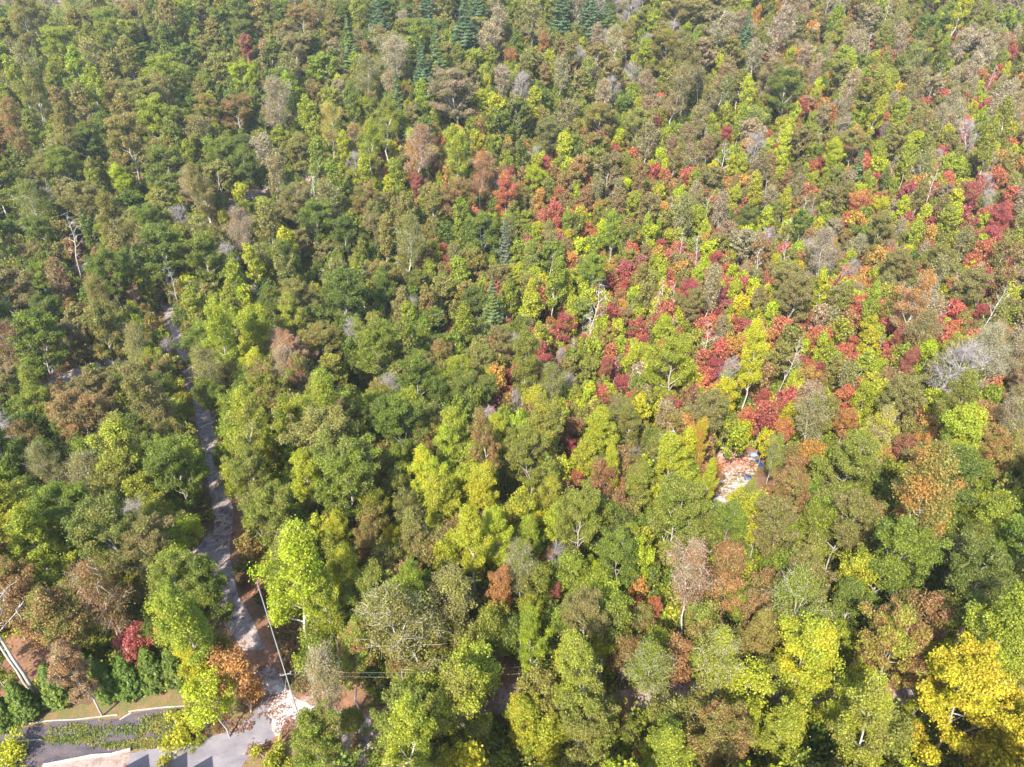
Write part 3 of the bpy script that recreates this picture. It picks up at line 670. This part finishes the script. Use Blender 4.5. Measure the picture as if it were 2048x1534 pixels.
# openings in the canopy: (pixel x, y, radius) on the photograph's ground
OPEN = [(x, y, r) for x, y, r in (
  [(k, 1500, 75) for k in range(-40, 480, 60)] + [(k, 1620, 80) for k in range(0, 560, 60)] + [(k, 1440, 45) for k in range(0, 440, 50)] + [(470, 1440, 55), (540, 1430, 40), (520, 1500, 45), (600, 1420, 30), (560, 1480, 30)] +
  [(368, 740, 9), (385, 790, 8), (400, 825, 8), (415, 880, 8), (425, 930, 8), (434, 980, 11), (445, 1030, 18), (455, 1065, 20), (430, 1090, 22), (400, 1112, 10), (340, 655, 14),
   (495, 1185, 22), (520, 1230, 28), (545, 1280, 30), (560, 1325, 28), (500, 1280, 22), (520, 1340, 22), (545, 1385, 20), (580, 1300, 24), (540, 1200, 18), (690, 1450, 24), (715, 1470, 22), (720, 1510, 16), (1005, 1385, 24), (1172, 1405, 14),
   (465, 403, 9), (500, 390, 9), (530, 382, 7), (560, 368, 8), (600, 352, 8), (165, 530, 16), (100, 765, 14), (150, 755, 16), (205, 735, 16), (240, 735, 10), (265, 590, 12), (15, 1290, 16), (40, 1330, 14), (60, 1362, 8),
   (1455, 925, 16), (1445, 985, 18), (1440, 1005, 14), (1495, 925, 12), (1500, 960, 10), (1530, 950, 8), (1470, 960, 10), (1620, 965, 8)])]
OPA = np.array(OPEN, float)
def blocked(px, py, rpx, f=.72):
    d = np.hypot(OPA[:, 0] - px, OPA[:, 1] - py); return bool((d < rpx * f + OPA[:, 2]).any())
RP = np.vstack([PA, PC, PD])
HX = {}
def near_ok(x, y, r, k=1.0):
    ci, cj = int(x // 6), int(y // 6)
    for a in range(ci - 2, ci + 3):
        for b in range(cj - 2, cj + 3):
            for (u, v, q) in HX.get((a, b), ()):
                if (u - x) ** 2 + (v - y) ** 2 < ((r + q) * k) ** 2: return False
    return True
def addp(x, y, r): HX.setdefault((int(x // 6), int(y // 6)), []).append((x, y, r))
for (x, y, r, k) in placed: addp(x, y, r)
HANDPX = np.array([(h[0], h[1], h[2]) for h in HAND], float)
HANDRG = []
for (x, y, r, k) in placed[:len(HAND)]: HANDRG.append(math.hypot(x, y))
HANDRG = np.array(HANDRG)
def hides_hand(px, py, rpx, rg, f):
    """a nearer crown must not stand in front of one of the listed trees"""
    d = np.hypot(HANDPX[:, 0] - px, HANDPX[:, 1] - py)
    return bool(((rg < HANDRG - .5) & (d < rpx * f + HANDPX[:, 2] * .33)).any())
KIND = dict(G=['oak', 'oak', 'maple'], M=['oak', 'oak', 'maple', 'poplar'], O=['oak', 'oak', 'maple', 'open', 'poplar'], B=['oak', 'maple', 'oak', 'open'], T=['open', 'open', 'oak'], Y=['poplar', 'maple', 'maple'], L=['poplar', 'maple'],
            R=['small'], C=['small'], N=['small'], K=['maple', 'open', 'small', 'oak'], P=['pine'], W=['bare'], V=['small'], H=['small'])
trees = []       # dict(kind,x,y,sz,sxy,letter,px,py,wpx)
def try_tree(x, y, kind, letter, sz, sxy, k, f=.72, hh=.8):
    Hh, cr, cc = SIZE[kind]; r = cr * sz * sxy
    if not near_ok(x, y, r * .68, k): return False
    g = float(ground(x, y)); px, py, dep = proj(x, y, g + cc * sz)
    if dep < 8: return False
    rpx = F * r / dep
    if px < -rpx * 1.3 or px > 2048 + rpx * 1.3 or py < -rpx * 2.5 or py > 1534 + rpx * 1.2: return False
    if blocked(px, py, rpx, f): return False
    bx, by, _ = proj(x, y, g)
    if blocked(bx, by, 4, 1) : return False
    mx_, my_, _ = proj(x, y, g + cc * sz * .5)
    if kind != 'small' and blocked(mx_, my_, 6, 1): return False
    if hides_hand(px, py, rpx, math.hypot(x, y), hh): return False
    if np.hypot(RP[:, 0] - x, RP[:, 1] - y).min() < (1.4 if px < 760 else 1.1): return False
    addp(x, y, r * .68); trees.append(dict(kind=kind, x=x, y=y, sz=sz, sxy=sxy, l=letter, px=px, py=py, w=2 * rpx)); return True
def cand():
    y = 14 + 330 * rnd.random() ** .85; hw = 26 + y * .80; return rnd.uniform(-hw, hw), y
def zpos(x, y, h): return proj(x, y, float(ground(x, y)) + h)
for it in range(26000):          # canopy
    x, y = cand(); px, py, _ = zpos(x, y, 10); L = rnd.choice(cell(px, py)); kind = rnd.choice(KIND[L]); rz = redzone(px, py)
    if rnd.random() < .02: kind, L = 'bare', 'W'
    if rnd.random() < .045 * rz + .001: kind, L = 'snag', 'W'
    if kind == 'small': sz = rnd.uniform(.8, 1.15 if L in 'RC' else 1.4); sxy = rnd.uniform(.8, 1.05)
    else: sz = rnd.choice((rnd.uniform(.62, .9), rnd.uniform(.85, 1.22))) * (1 - .2 * rz) * (.8 if kind == 'bare' else 1); sxy = rnd.uniform(.92, 1.3) * (1 - .15 * rz); q_ = 1 + .22 * min(1, max(0, (y - 130) / 60)) * (1 - rz); sxy *= q_ ** .7; sz *= q_ ** .6
    try_tree(x, y, kind, L, sz, sxy, 1.0 if rz < .3 else 1.05)
ncan = len(trees)
for it in range(16000):          # small trees in the gaps
    x, y = cand(); px, py, _ = zpos(x, y, 4); L = rnd.choice(cell(px, py)); rz = redzone(px, py)
    if rnd.random() < rz * .75: L = rnd.choice("RRCNVVYYYLKMMOOT")
    elif L in 'BTPW': L = rnd.choice('GMYO')
    try_tree(x, y, 'small', L, rnd.uniform(.65, 1.35), rnd.uniform(.6, .95), .60 if rz < .3 else .54, .5, .35)
print("canopy", ncan, "small", len(trees) - ncan)
# ------------------------------------------------------------------ split: single trees / forest mass
LM = [((1925, 1395), "the great golden corner tree"), ((1615, 1312), "the big yellow-green crown"), ((590, 1120), "the lime tree overhanging the road"), ((474, 1352), "the rust orange roadside tree"), ((276, 1300), "the crimson maple behind evergreens"),
      ((935, 1405), "the dense yellow-olive crown"), ((1160, 1340), "the open tree on the lower road"), ((1155, 1048), "the rounded green centre crown"), ((1190, 1148), "the vivid lime sapling"), ((1310, 1222), "the scarlet bush pair"),
      ((1462, 962), "the stony clearing"), ((1590, 992), "the rusty domed tree"), ((1875, 975), "the olive and orange tree"), ((345, 940), "the dark cauliflower crown"), ((805, 855), "the darkest centre crown"), ((975, 985), "the golden centre crown"),
      ((440, 650), "the road's upper end"), ((1340, 735), "the yellow-green crown among reds"), ((1452, 738), "the grey bare tree"), ((1745, 865), "the creamy yellow tree"), ((1840, 590), "the big orange tree"), ((1126, 652), "the round crimson tree"),
      ((1030, 765), "the brilliant red pair"), ((1185, 600), "the white dead tree"), ((1012, 385), "the flame red maple"), ((930, 75), "the tallest pine"), ((490, 100), "the red-brown tree up left"), ((240, 362), "the light lime tree"),
      ((1350, 463), "the bright scarlet tree"), ((1640, 510), "the large tan tree"), ((165, 530), "the rocky patch"), ((1085, 92), "the rust red round tree"), ((160, 750), "the bare white patch"), ((60, 1085), "the yellow-green left edge crown"), ((475, 400), "the pale upper road"), ((1570, 180), "the large green spreading crown"), ((1945, 270), "the high grey bare tree"), ((690, 470), "the small round dark crown"), ((447, 1060), "the road fork")]
DIRS = ["right of", "upper right of", "above", "upper left of", "left of", "lower left of", "below", "lower right of"]
ORD = ["nearest", "second", "third", "fourth", "fifth", "sixth", "seventh", "eighth", "ninth", "tenth"]
CSH = dict(oak='broad', maple='oval', poplar='tall airy', open='thin limbed', small='small', bare='bare grey', snag='dead', pine='', shrub='low')
def inframe(t): return -t['w'] * .2 < t['px'] < 2048 + t['w'] * .2 and -t['w'] * .1 < t['py'] < 1534 + t['w'] * .2
big = sorted([t for t in trees if t['kind'] in ('oak', 'maple', 'poplar', 'open') and inframe(t)], key=lambda t: -t['w'])
nhb = sum(1 for h in HAND if KNAME[h[3]] == 'broadleaf_tree'); nhs = sum(1 for h in HAND if h[3] == 'small')
ind = big[:300 - nhb] + sorted([t for t in trees if t['kind'] == 'small' and inframe(t)], key=lambda t: -t['w'])[:300 - nhs] + [t for t in trees if t['kind'] in ('bare', 'pine', 'snag') and inframe(t)]
opts = {}
for n, t in enumerate(ind):
    t['ind'] = True; o = []
    for (lx, ly), nm in LM:
        dx, dy = t['px'] - lx, ly - t['py']; ds = math.hypot(dx, dy); o.append((ds, nm, DIRS[int(round(math.atan2(dy, dx) / (math.pi / 4))) % 8]))
    t['opt'] = sorted(o)[:9]
used = {}
pend = list(ind)
for lvl in range(9):             # every tree takes the closest landmark where its rank stays low
    groups = {}
    for t in ind:
        ds, nm, dr = t['opt'][lvl]; groups.setdefault((t['kind'], t['l'], nm, dr), []).append(t)
    for key, ts in groups.items():
        # rank among all trees of this look on that side of the landmark
        allt = sorted([u for u in ind if u['kind'] == key[0] and u['l'] == key[1]], key=lambda u: [q for q in u['opt'] if q[1] == key[2]][0][0] if any(q[1] == key[2] for q in u['opt']) else 9e9)
        allt = [u for u in allt if any(q[1] == key[2] and q[2] == key[3] for q in u['opt'])]
        for rk, u in enumerate(allt):
            if u in ts and 'label' not in u and (rk < 3 or lvl == 8 and rk < 10):
                u['label'] = " ".join(f"{CNAME[u['l']] if u['l'] != 'W' else ''} {CSH[u['kind']]} {'pine' if u['kind'] == 'pine' else 'tree'}, {ORD[rk]} such {key[3]} {key[2]}".split())
rest_ind = [t for t in ind if 'label' not in t]
for t in rest_ind: t['ind'] = False
print("individuals", len(ind), "without label", len(rest_ind))
for t in ind:
    if t.get('ind') and 'label' in t:
        make_tree(t['kind'], t['x'], t['y'], t['sz'], rnd.uniform(0, 6.28), pal(t['l'], t['l'] if rnd.random() < .3 else None, .14), t['label'], t['sxy'])
def mass(name, pts, label_kind):
    me = bpy.data.meshes.new(name); n = len(pts); me.vertices.add(n)
    co = np.array([(p[0], p[1], float(ground(p[0], p[1])) - .05) for p in pts], np.float32); me.vertices.foreach_set("co", co.ravel())
    for nm, ty, dat, key in (("idx", 'INT', [p[2] for p in pts], "value"), ("rot", 'FLOAT_VECTOR', [(0, 0, p[3]) for p in pts], "vector"), ("scl", 'FLOAT_VECTOR', [p[4] for p in pts], "vector"),
                             ("tint", 'FLOAT_COLOR', [p[5] for p in pts], "color"), ("tintb", 'FLOAT_COLOR', [p[6] for p in pts], "color")):
        at = me.attributes.new(nm, ty, 'POINT'); at.data.foreach_set(key, np.array(dat, np.int32 if ty == 'INT' else np.float32).ravel())
    o = link(name, me); tag(o, kind="stuff")
    ng = bpy.data.node_groups.new(name, 'GeometryNodeTree'); ng.interface.new_socket("Geometry", in_out='INPUT', socket_type='NodeSocketGeometry'); ng.interface.new_socket("Geometry", in_out='OUTPUT', socket_type='NodeSocketGeometry')
    gi = ng.nodes.new("NodeGroupInput"); go = ng.nodes.new("NodeGroupOutput"); ip = ng.nodes.new("GeometryNodeInstanceOnPoints"); ci = ng.nodes.new("GeometryNodeCollectionInfo")
    ci.inputs["Collection"].default_value = FARCOL; ci.inputs["Separate Children"].default_value = True; ci.inputs["Reset Children"].default_value = True
    L = ng.links.new
    def na(nm, ty):
        q = ng.nodes.new("GeometryNodeInputNamedAttribute"); q.data_type = ty; q.inputs[0].default_value = nm; return q.outputs["Attribute"]
    L(gi.outputs[0], ip.inputs["Points"]); L(ci.outputs[0], ip.inputs["Instance"]); ip.inputs["Pick Instance"].default_value = True
    L(na("idx", 'INT'), ip.inputs["Instance Index"]); L(na("rot", 'FLOAT_VECTOR'), ip.inputs["Rotation"]); L(na("scl", 'FLOAT_VECTOR'), ip.inputs["Scale"]); L(ip.outputs[0], go.inputs[0])
    md = o.modifiers.new("grow", 'NODES'); md.node_group = ng; return o
def mpt(t):
    a, b = pal(t['l'], t['l'] if rnd.random() < .3 else None, .14); return (t['x'], t['y'], FARIDX[t['kind'], rnd.randrange(NV[t['kind']])], rnd.uniform(0, 6.28), (t['sz'] * t['sxy'], t['sz'] * t['sxy'], t['sz']), a, b)
rest = [t for t in trees if not t.get('ind')]
tag(mass("forest", [mpt(t) for t in rest if t['kind'] != 'small'], 0), "mixed autumn woodland filling the distance beyond the nearer trees", "forest")
tag(mass("understory_growth", [mpt(t) for t in rest if t['kind'] == 'small'], 0), "small trees crowding the gaps of the distant woodland", "understory")
# undergrowth: low bushes on the forest floor
ug = []
for it in range(15000):
    x, y = cand(); px, py, dep = zpos(x, y, .5)
    s = rnd.uniform(.7, 1.9)
    if px < -60 or px > 2110 or py < -30 or py > 1570 or blocked(px, py, F * 1.6 * s / dep, 1): continue
    if np.hypot(RP[:, 0] - x, RP[:, 1] - y).min() < 2.8: continue
    rz = redzone(px, py); L = rnd.choice("YVRCNM" if rnd.random() < rz * .6 else "MMMHYVO"); a, b = pal(L)
    ug.append((x, y, FARIDX['shrub', rnd.randrange(3)], rnd.uniform(0, 6.3), (s, s, s * rnd.uniform(.7, 1.2)), a, b))
tag(mass("undergrowth", ug, 0), "low green and russet bushes covering the forest floor", "undergrowth")
# far wooded hills beyond the left ridge
fw = []
for it in range(1400):
    y = rnd.uniform(300, 620); x = rnd.uniform(-y * .95, -y * .45); L = rnd.choice("GMOBT"); k = rnd.choice(['oak', 'oak', 'maple', 'open']); a, b = pal(L); s = rnd.uniform(.8, 1.2)
    fw.append((x, y, FARIDX[k, 0], rnd.uniform(0, 6), (s, s, s), a, b))
tag(mass("far_forest", fw, 0), "hazy woodland on the far slope in the upper left corner", "forest")

# ------------------------------------------------------------------ things on the ground
def path_board(pix, wd, ht, name, label, cat, group, mat='kerb'):
    m = MB(); P = [hit(*p) for p in pix]
    for a, b in zip(P[:-1], P[1:]):
        c = (a + b) / 2; L = np.linalg.norm((b - a)[:2]); m.box((c[0], c[1], float(ground(c[0], c[1])) + ht / 2 - .02), (L + .02, wd, ht), math.atan2(b[1] - a[1], b[0] - a[0]))
    return tag(m.build(name, M[mat]), label, cat, group)
path_board([(50, 1449), (100, 1442), (150, 1440), (200, 1434), (235, 1430)], .09, .12, "garden_edging", "long pale edging board between lawn and gravel, left run", "edging", "pale edging boards round the gravel bed")
path_board([(258, 1424), (275, 1421), (330, 1415), (385, 1412)], .09, .12, "garden_edging", "pale edging board between lawn and gravel, right run", "edging", "pale edging boards round the gravel bed")
path_board([(240, 1440), (263, 1426)], .12, .12, "garden_edging", "short slanting edging board joining the two long runs", "edging", "pale edging boards round the gravel bed")
path_board([(356, 1443), (392, 1438)], .12, .12, "garden_edging", "short pale board left of the lime bushy tree", "edging", "pale edging boards round the gravel bed")
path_board([(20, 1484), (60, 1481), (85, 1480)], .10, .12, "garden_edging", "short pale board at the far left of the gravel bed", "edging", "pale edging boards round the gravel bed")
path_board([(88, 1533), (140, 1523), (185, 1514), (225, 1511), (262, 1501)], .2, .3, "retaining_wall", "low white stone retaining wall along the patio at the bottom", "wall", None)
def blades(name, regions, n, seed, size, label, cat):
    rs = np.random.RandomState(seed); pts = []
    for (cx, cy, rx, ry) in regions:
        for _ in range(n):
            a, q = rs.rand() * 6.28, rs.rand() ** .6; h = hit(cx + math.cos(a) * q * rx, cy + math.sin(a) * q * ry); pts.append(h)
    C = np.array(pts); C = np.repeat(C, 5, 0) + rs.randn(len(C) * 5, 3) * np.array([.14, .14, 0]); C[:, 2] = ground(C[:, 0], C[:, 1]) + size * .5
    v, f = leaves_np(rs, C, np.tile([0., -.5, .8], (len(C), 1)), size, 1.9, .9)
    o = link(name, mesh_np(name, v, [f], [LEAF], rnd=rs.rand(len(f)))); return tag(o, label, cat, None, "stuff")
o = blades("weeds", [(180, 1462, 90, 14), (300, 1458, 60, 12), (330, 1440, 50, 8), (140, 1480, 60, 6), (250, 1490, 70, 6), (320, 1484, 60, 6)], 160, 3, .12, "green weeds spreading over the dark gravel bed", "weeds"); o["tint"] = [.13, .17, .03, 1.0]; o["tintb"] = [.30, .24, .05, 1.0]
o = blades("bracken", [(545, 1190, 35, 30), (575, 1250, 35, 40), (590, 1310, 30, 40), (600, 1360, 30, 25), (490, 1170, 12, 14), (430, 1430, 30, 10), (500, 1400, 12, 10)], 220, 4, .2, "rusty brown bracken on the road verge by the pole", "bracken"); o["tint"] = [.26, .12, .055, 1.0]; o["tintb"] = [.15, .14, .04, 1.0]
o = blades("fallen_leaves", [(520, 1410, 40, 30), (470, 1450, 45, 14), (556, 1420, 24, 40), (575, 1460, 20, 20), (520, 1500, 30, 14), (610, 1435, 30, 16), (520, 1340, 22, 40), (445, 1060, 25, 40)], 60, 6, .13, "rusty fallen leaves strewn round the drive and junction", "fallen leaves"); o["tint"] = [.25, .13, .08, 1.0]; o["tintb"] = [.22, .10, .06, 1.0]
# utility pole and its wires
pb = hit(607, 1462); ph = 19.6
pr = tag(link("utility_pole", None, None, tuple(pb)), "slender grey utility pole rising over the road verge", "utility pole")
m = MB(); m.tube([(0, 0, -.3), (0, 0, ph * .5), (0, 0, ph)], [.065, .045, .03], 10); m.build("pole", M['pole'], pr, smooth=True)
m = MB(); m.box((0, 0, ph - 11.2), (.8, .05, .05), .3); m.build("crossarm", M['pole'], pr)
for s in (-.4, .4):
    m = MB(); m.tube([(s * math.cos(.3), s * math.sin(.3), ph - 11.15), (s * math.cos(.3), s * math.sin(.3), ph - 10.95)], [.05, .03], 8); m.build("insulator", M['pole'], pr)
gw = MB(); g0 = hit(556, 1487); g1 = pb + np.array([0, 0, ph - 11.5]); gw.tube([g0, g1], [.008, .008], 5); gw.build("guy_wire", M['wire'], pr, tuple(-pb))
ys = MB(); ys.tube([g0, g0 + (g1 - g0) * .16], [.055, .055], 6); ys.build("guy_guard", M['yel'], pr, tuple(-pb))
pe = [hit(1192, 1412)]
for (q, nm) in ((pe[0], "running right over the lower road"),):
    for s, w_ in ((-.4, "front"), (.4, "rear")):
        a = pb + np.array([s * math.cos(.3), s * math.sin(.3), ph - 10.95]); b = np.array([q[0], q[1] + s, float(ground(q[0], q[1])) + 6.5])
        pts = [a + (b - a) * t - np.array([0, 0, 4 * t * (1 - t) * .9]) for t in np.linspace(0, 1, 14)]
        m = MB(); m.tube(pts, [.0035] * 14, 4); tag(m.build("power_line", M['wire'], None), f"{w_} thin wire from the pole {nm}", "wire", "wires on the utility pole")
    bq = MB(); bq.tube([(q[0], q[1], float(ground(q[0], q[1]))), (q[0], q[1], float(ground(q[0], q[1])) + 6.9)], [.14, .09], 9); bq.box((q[0], q[1], float(ground(q[0], q[1])) + 6.45), (.09, .9, .09)); tag(bq.build("utility_pole", M['pole']), "pole hidden among the crowns " + ("by the lower road" if q is pe[0] else "left of the gravel road"), "utility pole")
# stony clearing: fallen timber, brush, blue sheets
def log(p0, p1, r, label, grp="fallen pale logs in the stony clearing", z=0.15):
    a, b = hit(*p0), hit(*p1); m = MB(); k = [a + (b - a) * t + np.array([0, 0, z + .05 * math.sin(t * 9)]) for t in (0, .25, .5, .75, 1)]
    m.tube(k, [r, r * .9, r * .8, r * .65, r * .4], 8); tag(m.build("fallen_log", M['pale'], smooth=True), label, "log", grp)
log((1442, 944), (1462, 925), .16, "pale log lying under the rusty brush at the clearing's top left"); log((1447, 950), (1466, 944), .14, "short pale log just below the rusty brush heap")
log((1425, 968), (1452, 962), .17, "bleached log across the middle of the stony clearing"); log((1430, 985), (1440, 955), .12, "pale log pointing uphill in the clearing's left part")
log((1455, 975), (1500, 968), .15, "long thin log right of the clearing's middle"); log((1448, 905), (1476, 912), .14, "log at the very top of the stony clearing")
rs = np.random.RandomState(12); c0 = hit(1460, 925); C = c0 + rs.randn(2600, 3) * np.array([1.1, 1.7, 0]); C[:, 2] = ground(C[:, 0], C[:, 1]) + rs.rand(2600) * .7
v, f = leaves_np(rs, C, np.tile([0., 0, 1.], (2600, 1)), .2, 2.2, .8); o = tag(link("brush_pile", mesh_np("brush_pile", v, [f], [LEAF], rnd=rs.rand(2600))), "heap of dead rust brown brush on the stony clearing", "brush pile"); o["tint"] = [.50, .22, .14, 1.0]; o["tintb"] = [.60, .42, .33, 1.0]
o = blades("ground_litter", [(1450, 1000, 30, 18), (1475, 950, 30, 30), (1440, 970, 14, 30), (1500, 935, 18, 25)], 90, 8, .16, "dead leaves and weeds scattered over the stony clearing", "ground litter"); o["tint"] = [.30, .20, .09, 1.0]; o["tintb"] = [.22, .22, .05, 1.0]
def sheet(px, py, wx, wy, mat, label, seed):
    rs = np.random.RandomState(seed); c = hit(px, py); n = 9; v = []
    for th in (0, .03):
        for i in range(n):
            for j in range(n):
                u, w_ = i / (n - 1) - .5, j / (n - 1) - .5; h = .35 * math.exp(-(u * u + w_ * w_) * 6) + .08 * rs.rand() if th == 0 else 0
                x_, y_ = c[0] + u * wx * (1 + .15 * math.sin(j)), c[1] + w_ * wy * (1 + .15 * math.cos(i * 2))
                v.append([x_, y_, float(ground(x_, y_)) + .12 + h])
    v = np.array(v); k = n * n; v[k:] = v[:k] + np.array([0, 0, .025]); f = []
    for i in range(n - 1):
        for j in range(n - 1):
            a = i * n + j; f += [(a, a + 1, a + n + 1, a + n), (k + a, k + a + n, k + a + n + 1, k + a + 1)]
    return tag(link("tarp", mesh_np("tarp", v, [np.array(f)], [M[mat]])), label, "tarp", "blue sheets lying in the stony clearing")
sheet(1495, 957, 1.0, 1.1, 'blue', "deep blue tarp in the middle of the stony clearing", 1); sheet(1518, 928, .6, 1.6, 'blue', "narrow deep blue tarp at the right of the clearing", 2)
sheet(1508, 911, 1.1, 1.2, 'paleblue', "faded pale blue sheet at the top of the clearing", 3); sheet(1499, 921, 1.3, .6, 'paleblue', "faded blue strip just below the pale sheet", 4)
# rocks
def rock(px, py, s, label, seed):
    import bmesh
    rs = np.random.RandomState(seed); c = hit(px, py); bm = bmesh.new(); bmesh.ops.create_icosphere(bm, subdivisions=2, radius=s)
    for v_ in bm.verts: v_.co = Vector((v_.co.x * 1.3, v_.co.y, v_.co.z * .55)) * (1 + .22 * rs.randn() * .6)
    me = bpy.data.meshes.new("boulder"); bm.to_mesh(me); bm.free(); me.materials.append(M['white']); tag(link("boulder", me, None, tuple(c + np.array([0, 0, s * .2]))), label, "boulder", "white boulders in the woods")
for i, (px, py, s, lb) in enumerate([(1440, 1000, .5, "white boulder at the bottom of the stony clearing"), (1432, 990, .4, "white boulder left of the lowest one in the clearing"), (1458, 1004, .4, "white boulder right of the lowest one in the clearing"), (150, 533, .5, "left white boulder on the rocky patch"), (175, 522, .6, "right white boulder on the rocky patch"), (182, 1242, .45, "lone white boulder showing through the trees at lower left"), (577, 353, .6, "small white boulder beside the upper road"), (618, 340, .7, "white boulder at the far end of the upper road"), (342, 643, .2, "small white stone on the red dirt patch")]): rock(px, py, s, lb, i)
# the house just below the frame, whose gables throw their shadows on drive and patio
def gable_house():
    e = tag(link("house", None, None, (0, 0, 0)), "house with dark gabled roofs just below the bottom edge", "house")
    def wing(cx, y0, y1, wd, hw, hr, door=False):
        m = MB(); m.add([(cx - wd / 2, y0, 0), (cx + wd / 2, y0, 0), (cx + wd / 2, y1, 0), (cx - wd / 2, y1, 0), (cx - wd / 2, y0, hw), (cx + wd / 2, y0, hw), (cx + wd / 2, y1, hw), (cx - wd / 2, y1, hw), (cx, y0, hr), (cx, y1, hr)],
                        [(0, 1, 5, 8, 4), (3, 7, 9, 6, 2), (0, 4, 7, 3), (1, 2, 6, 5)]); m.build("wall", M['wall'], e)
        r = MB()
        for s in (-1, 1):
            ex = cx + s * (wd / 2 + .4); ez = hw - (hr - hw) * .8 / wd; a = [(cx, y0 - .3, hr + .05), (cx, y1 + .3, hr + .05), (ex, y1 + .3, ez + .05), (ex, y0 - .3, ez + .05)]
            r.add(a + [(p[0], p[1], p[2] + .15) for p in a], [(0, 1, 2, 3), (7, 6, 5, 4), (0, 4, 5, 1), (1, 5, 6, 2), (2, 6, 7, 3), (3, 7, 4, 0)])
        r.build("roof", M['roof'], e)
        g = MB(); g.box((cx, y1 + .02, hw * .55), (1.2, .06, 1.3)); g.build("window", M['glass'], e)
    return e, wing
HE, wing = gable_house()
HOUSE = [(-20.2, 14, 24.3, 6.0, 3.4, 6.6), (-27.0, 12, 26.9, 1.9, 3.0, 4.2), (-29.4, 12, 26.9, 2.4, 3.0, 4.6), (-32.6, 12, 26.7, 2.8, 3.0, 4.6)]
for a in HOUSE: wing(*a)

hz = MB(); hz.box((0, 1200, 40), (6400, 4200, 180)); ho = tag(hz.build("haze", None), kind="stuff")
hm, ht = newmat("haze_air"); ho.data.materials.clear(); ho.data.materials.append(hm)
hv = N(ht, "ShaderNodeVolumePrincipled"); hv.inputs["Density"].default_value = 0.00013; hv.inputs["Color"].default_value = (.80, .88, 1, 1); hv.inputs["Anisotropy"].default_value = .2
hq = N(ht, "ShaderNodeOutputMaterial"); ht.links.new(hv.outputs[0], hq.inputs["Volume"])
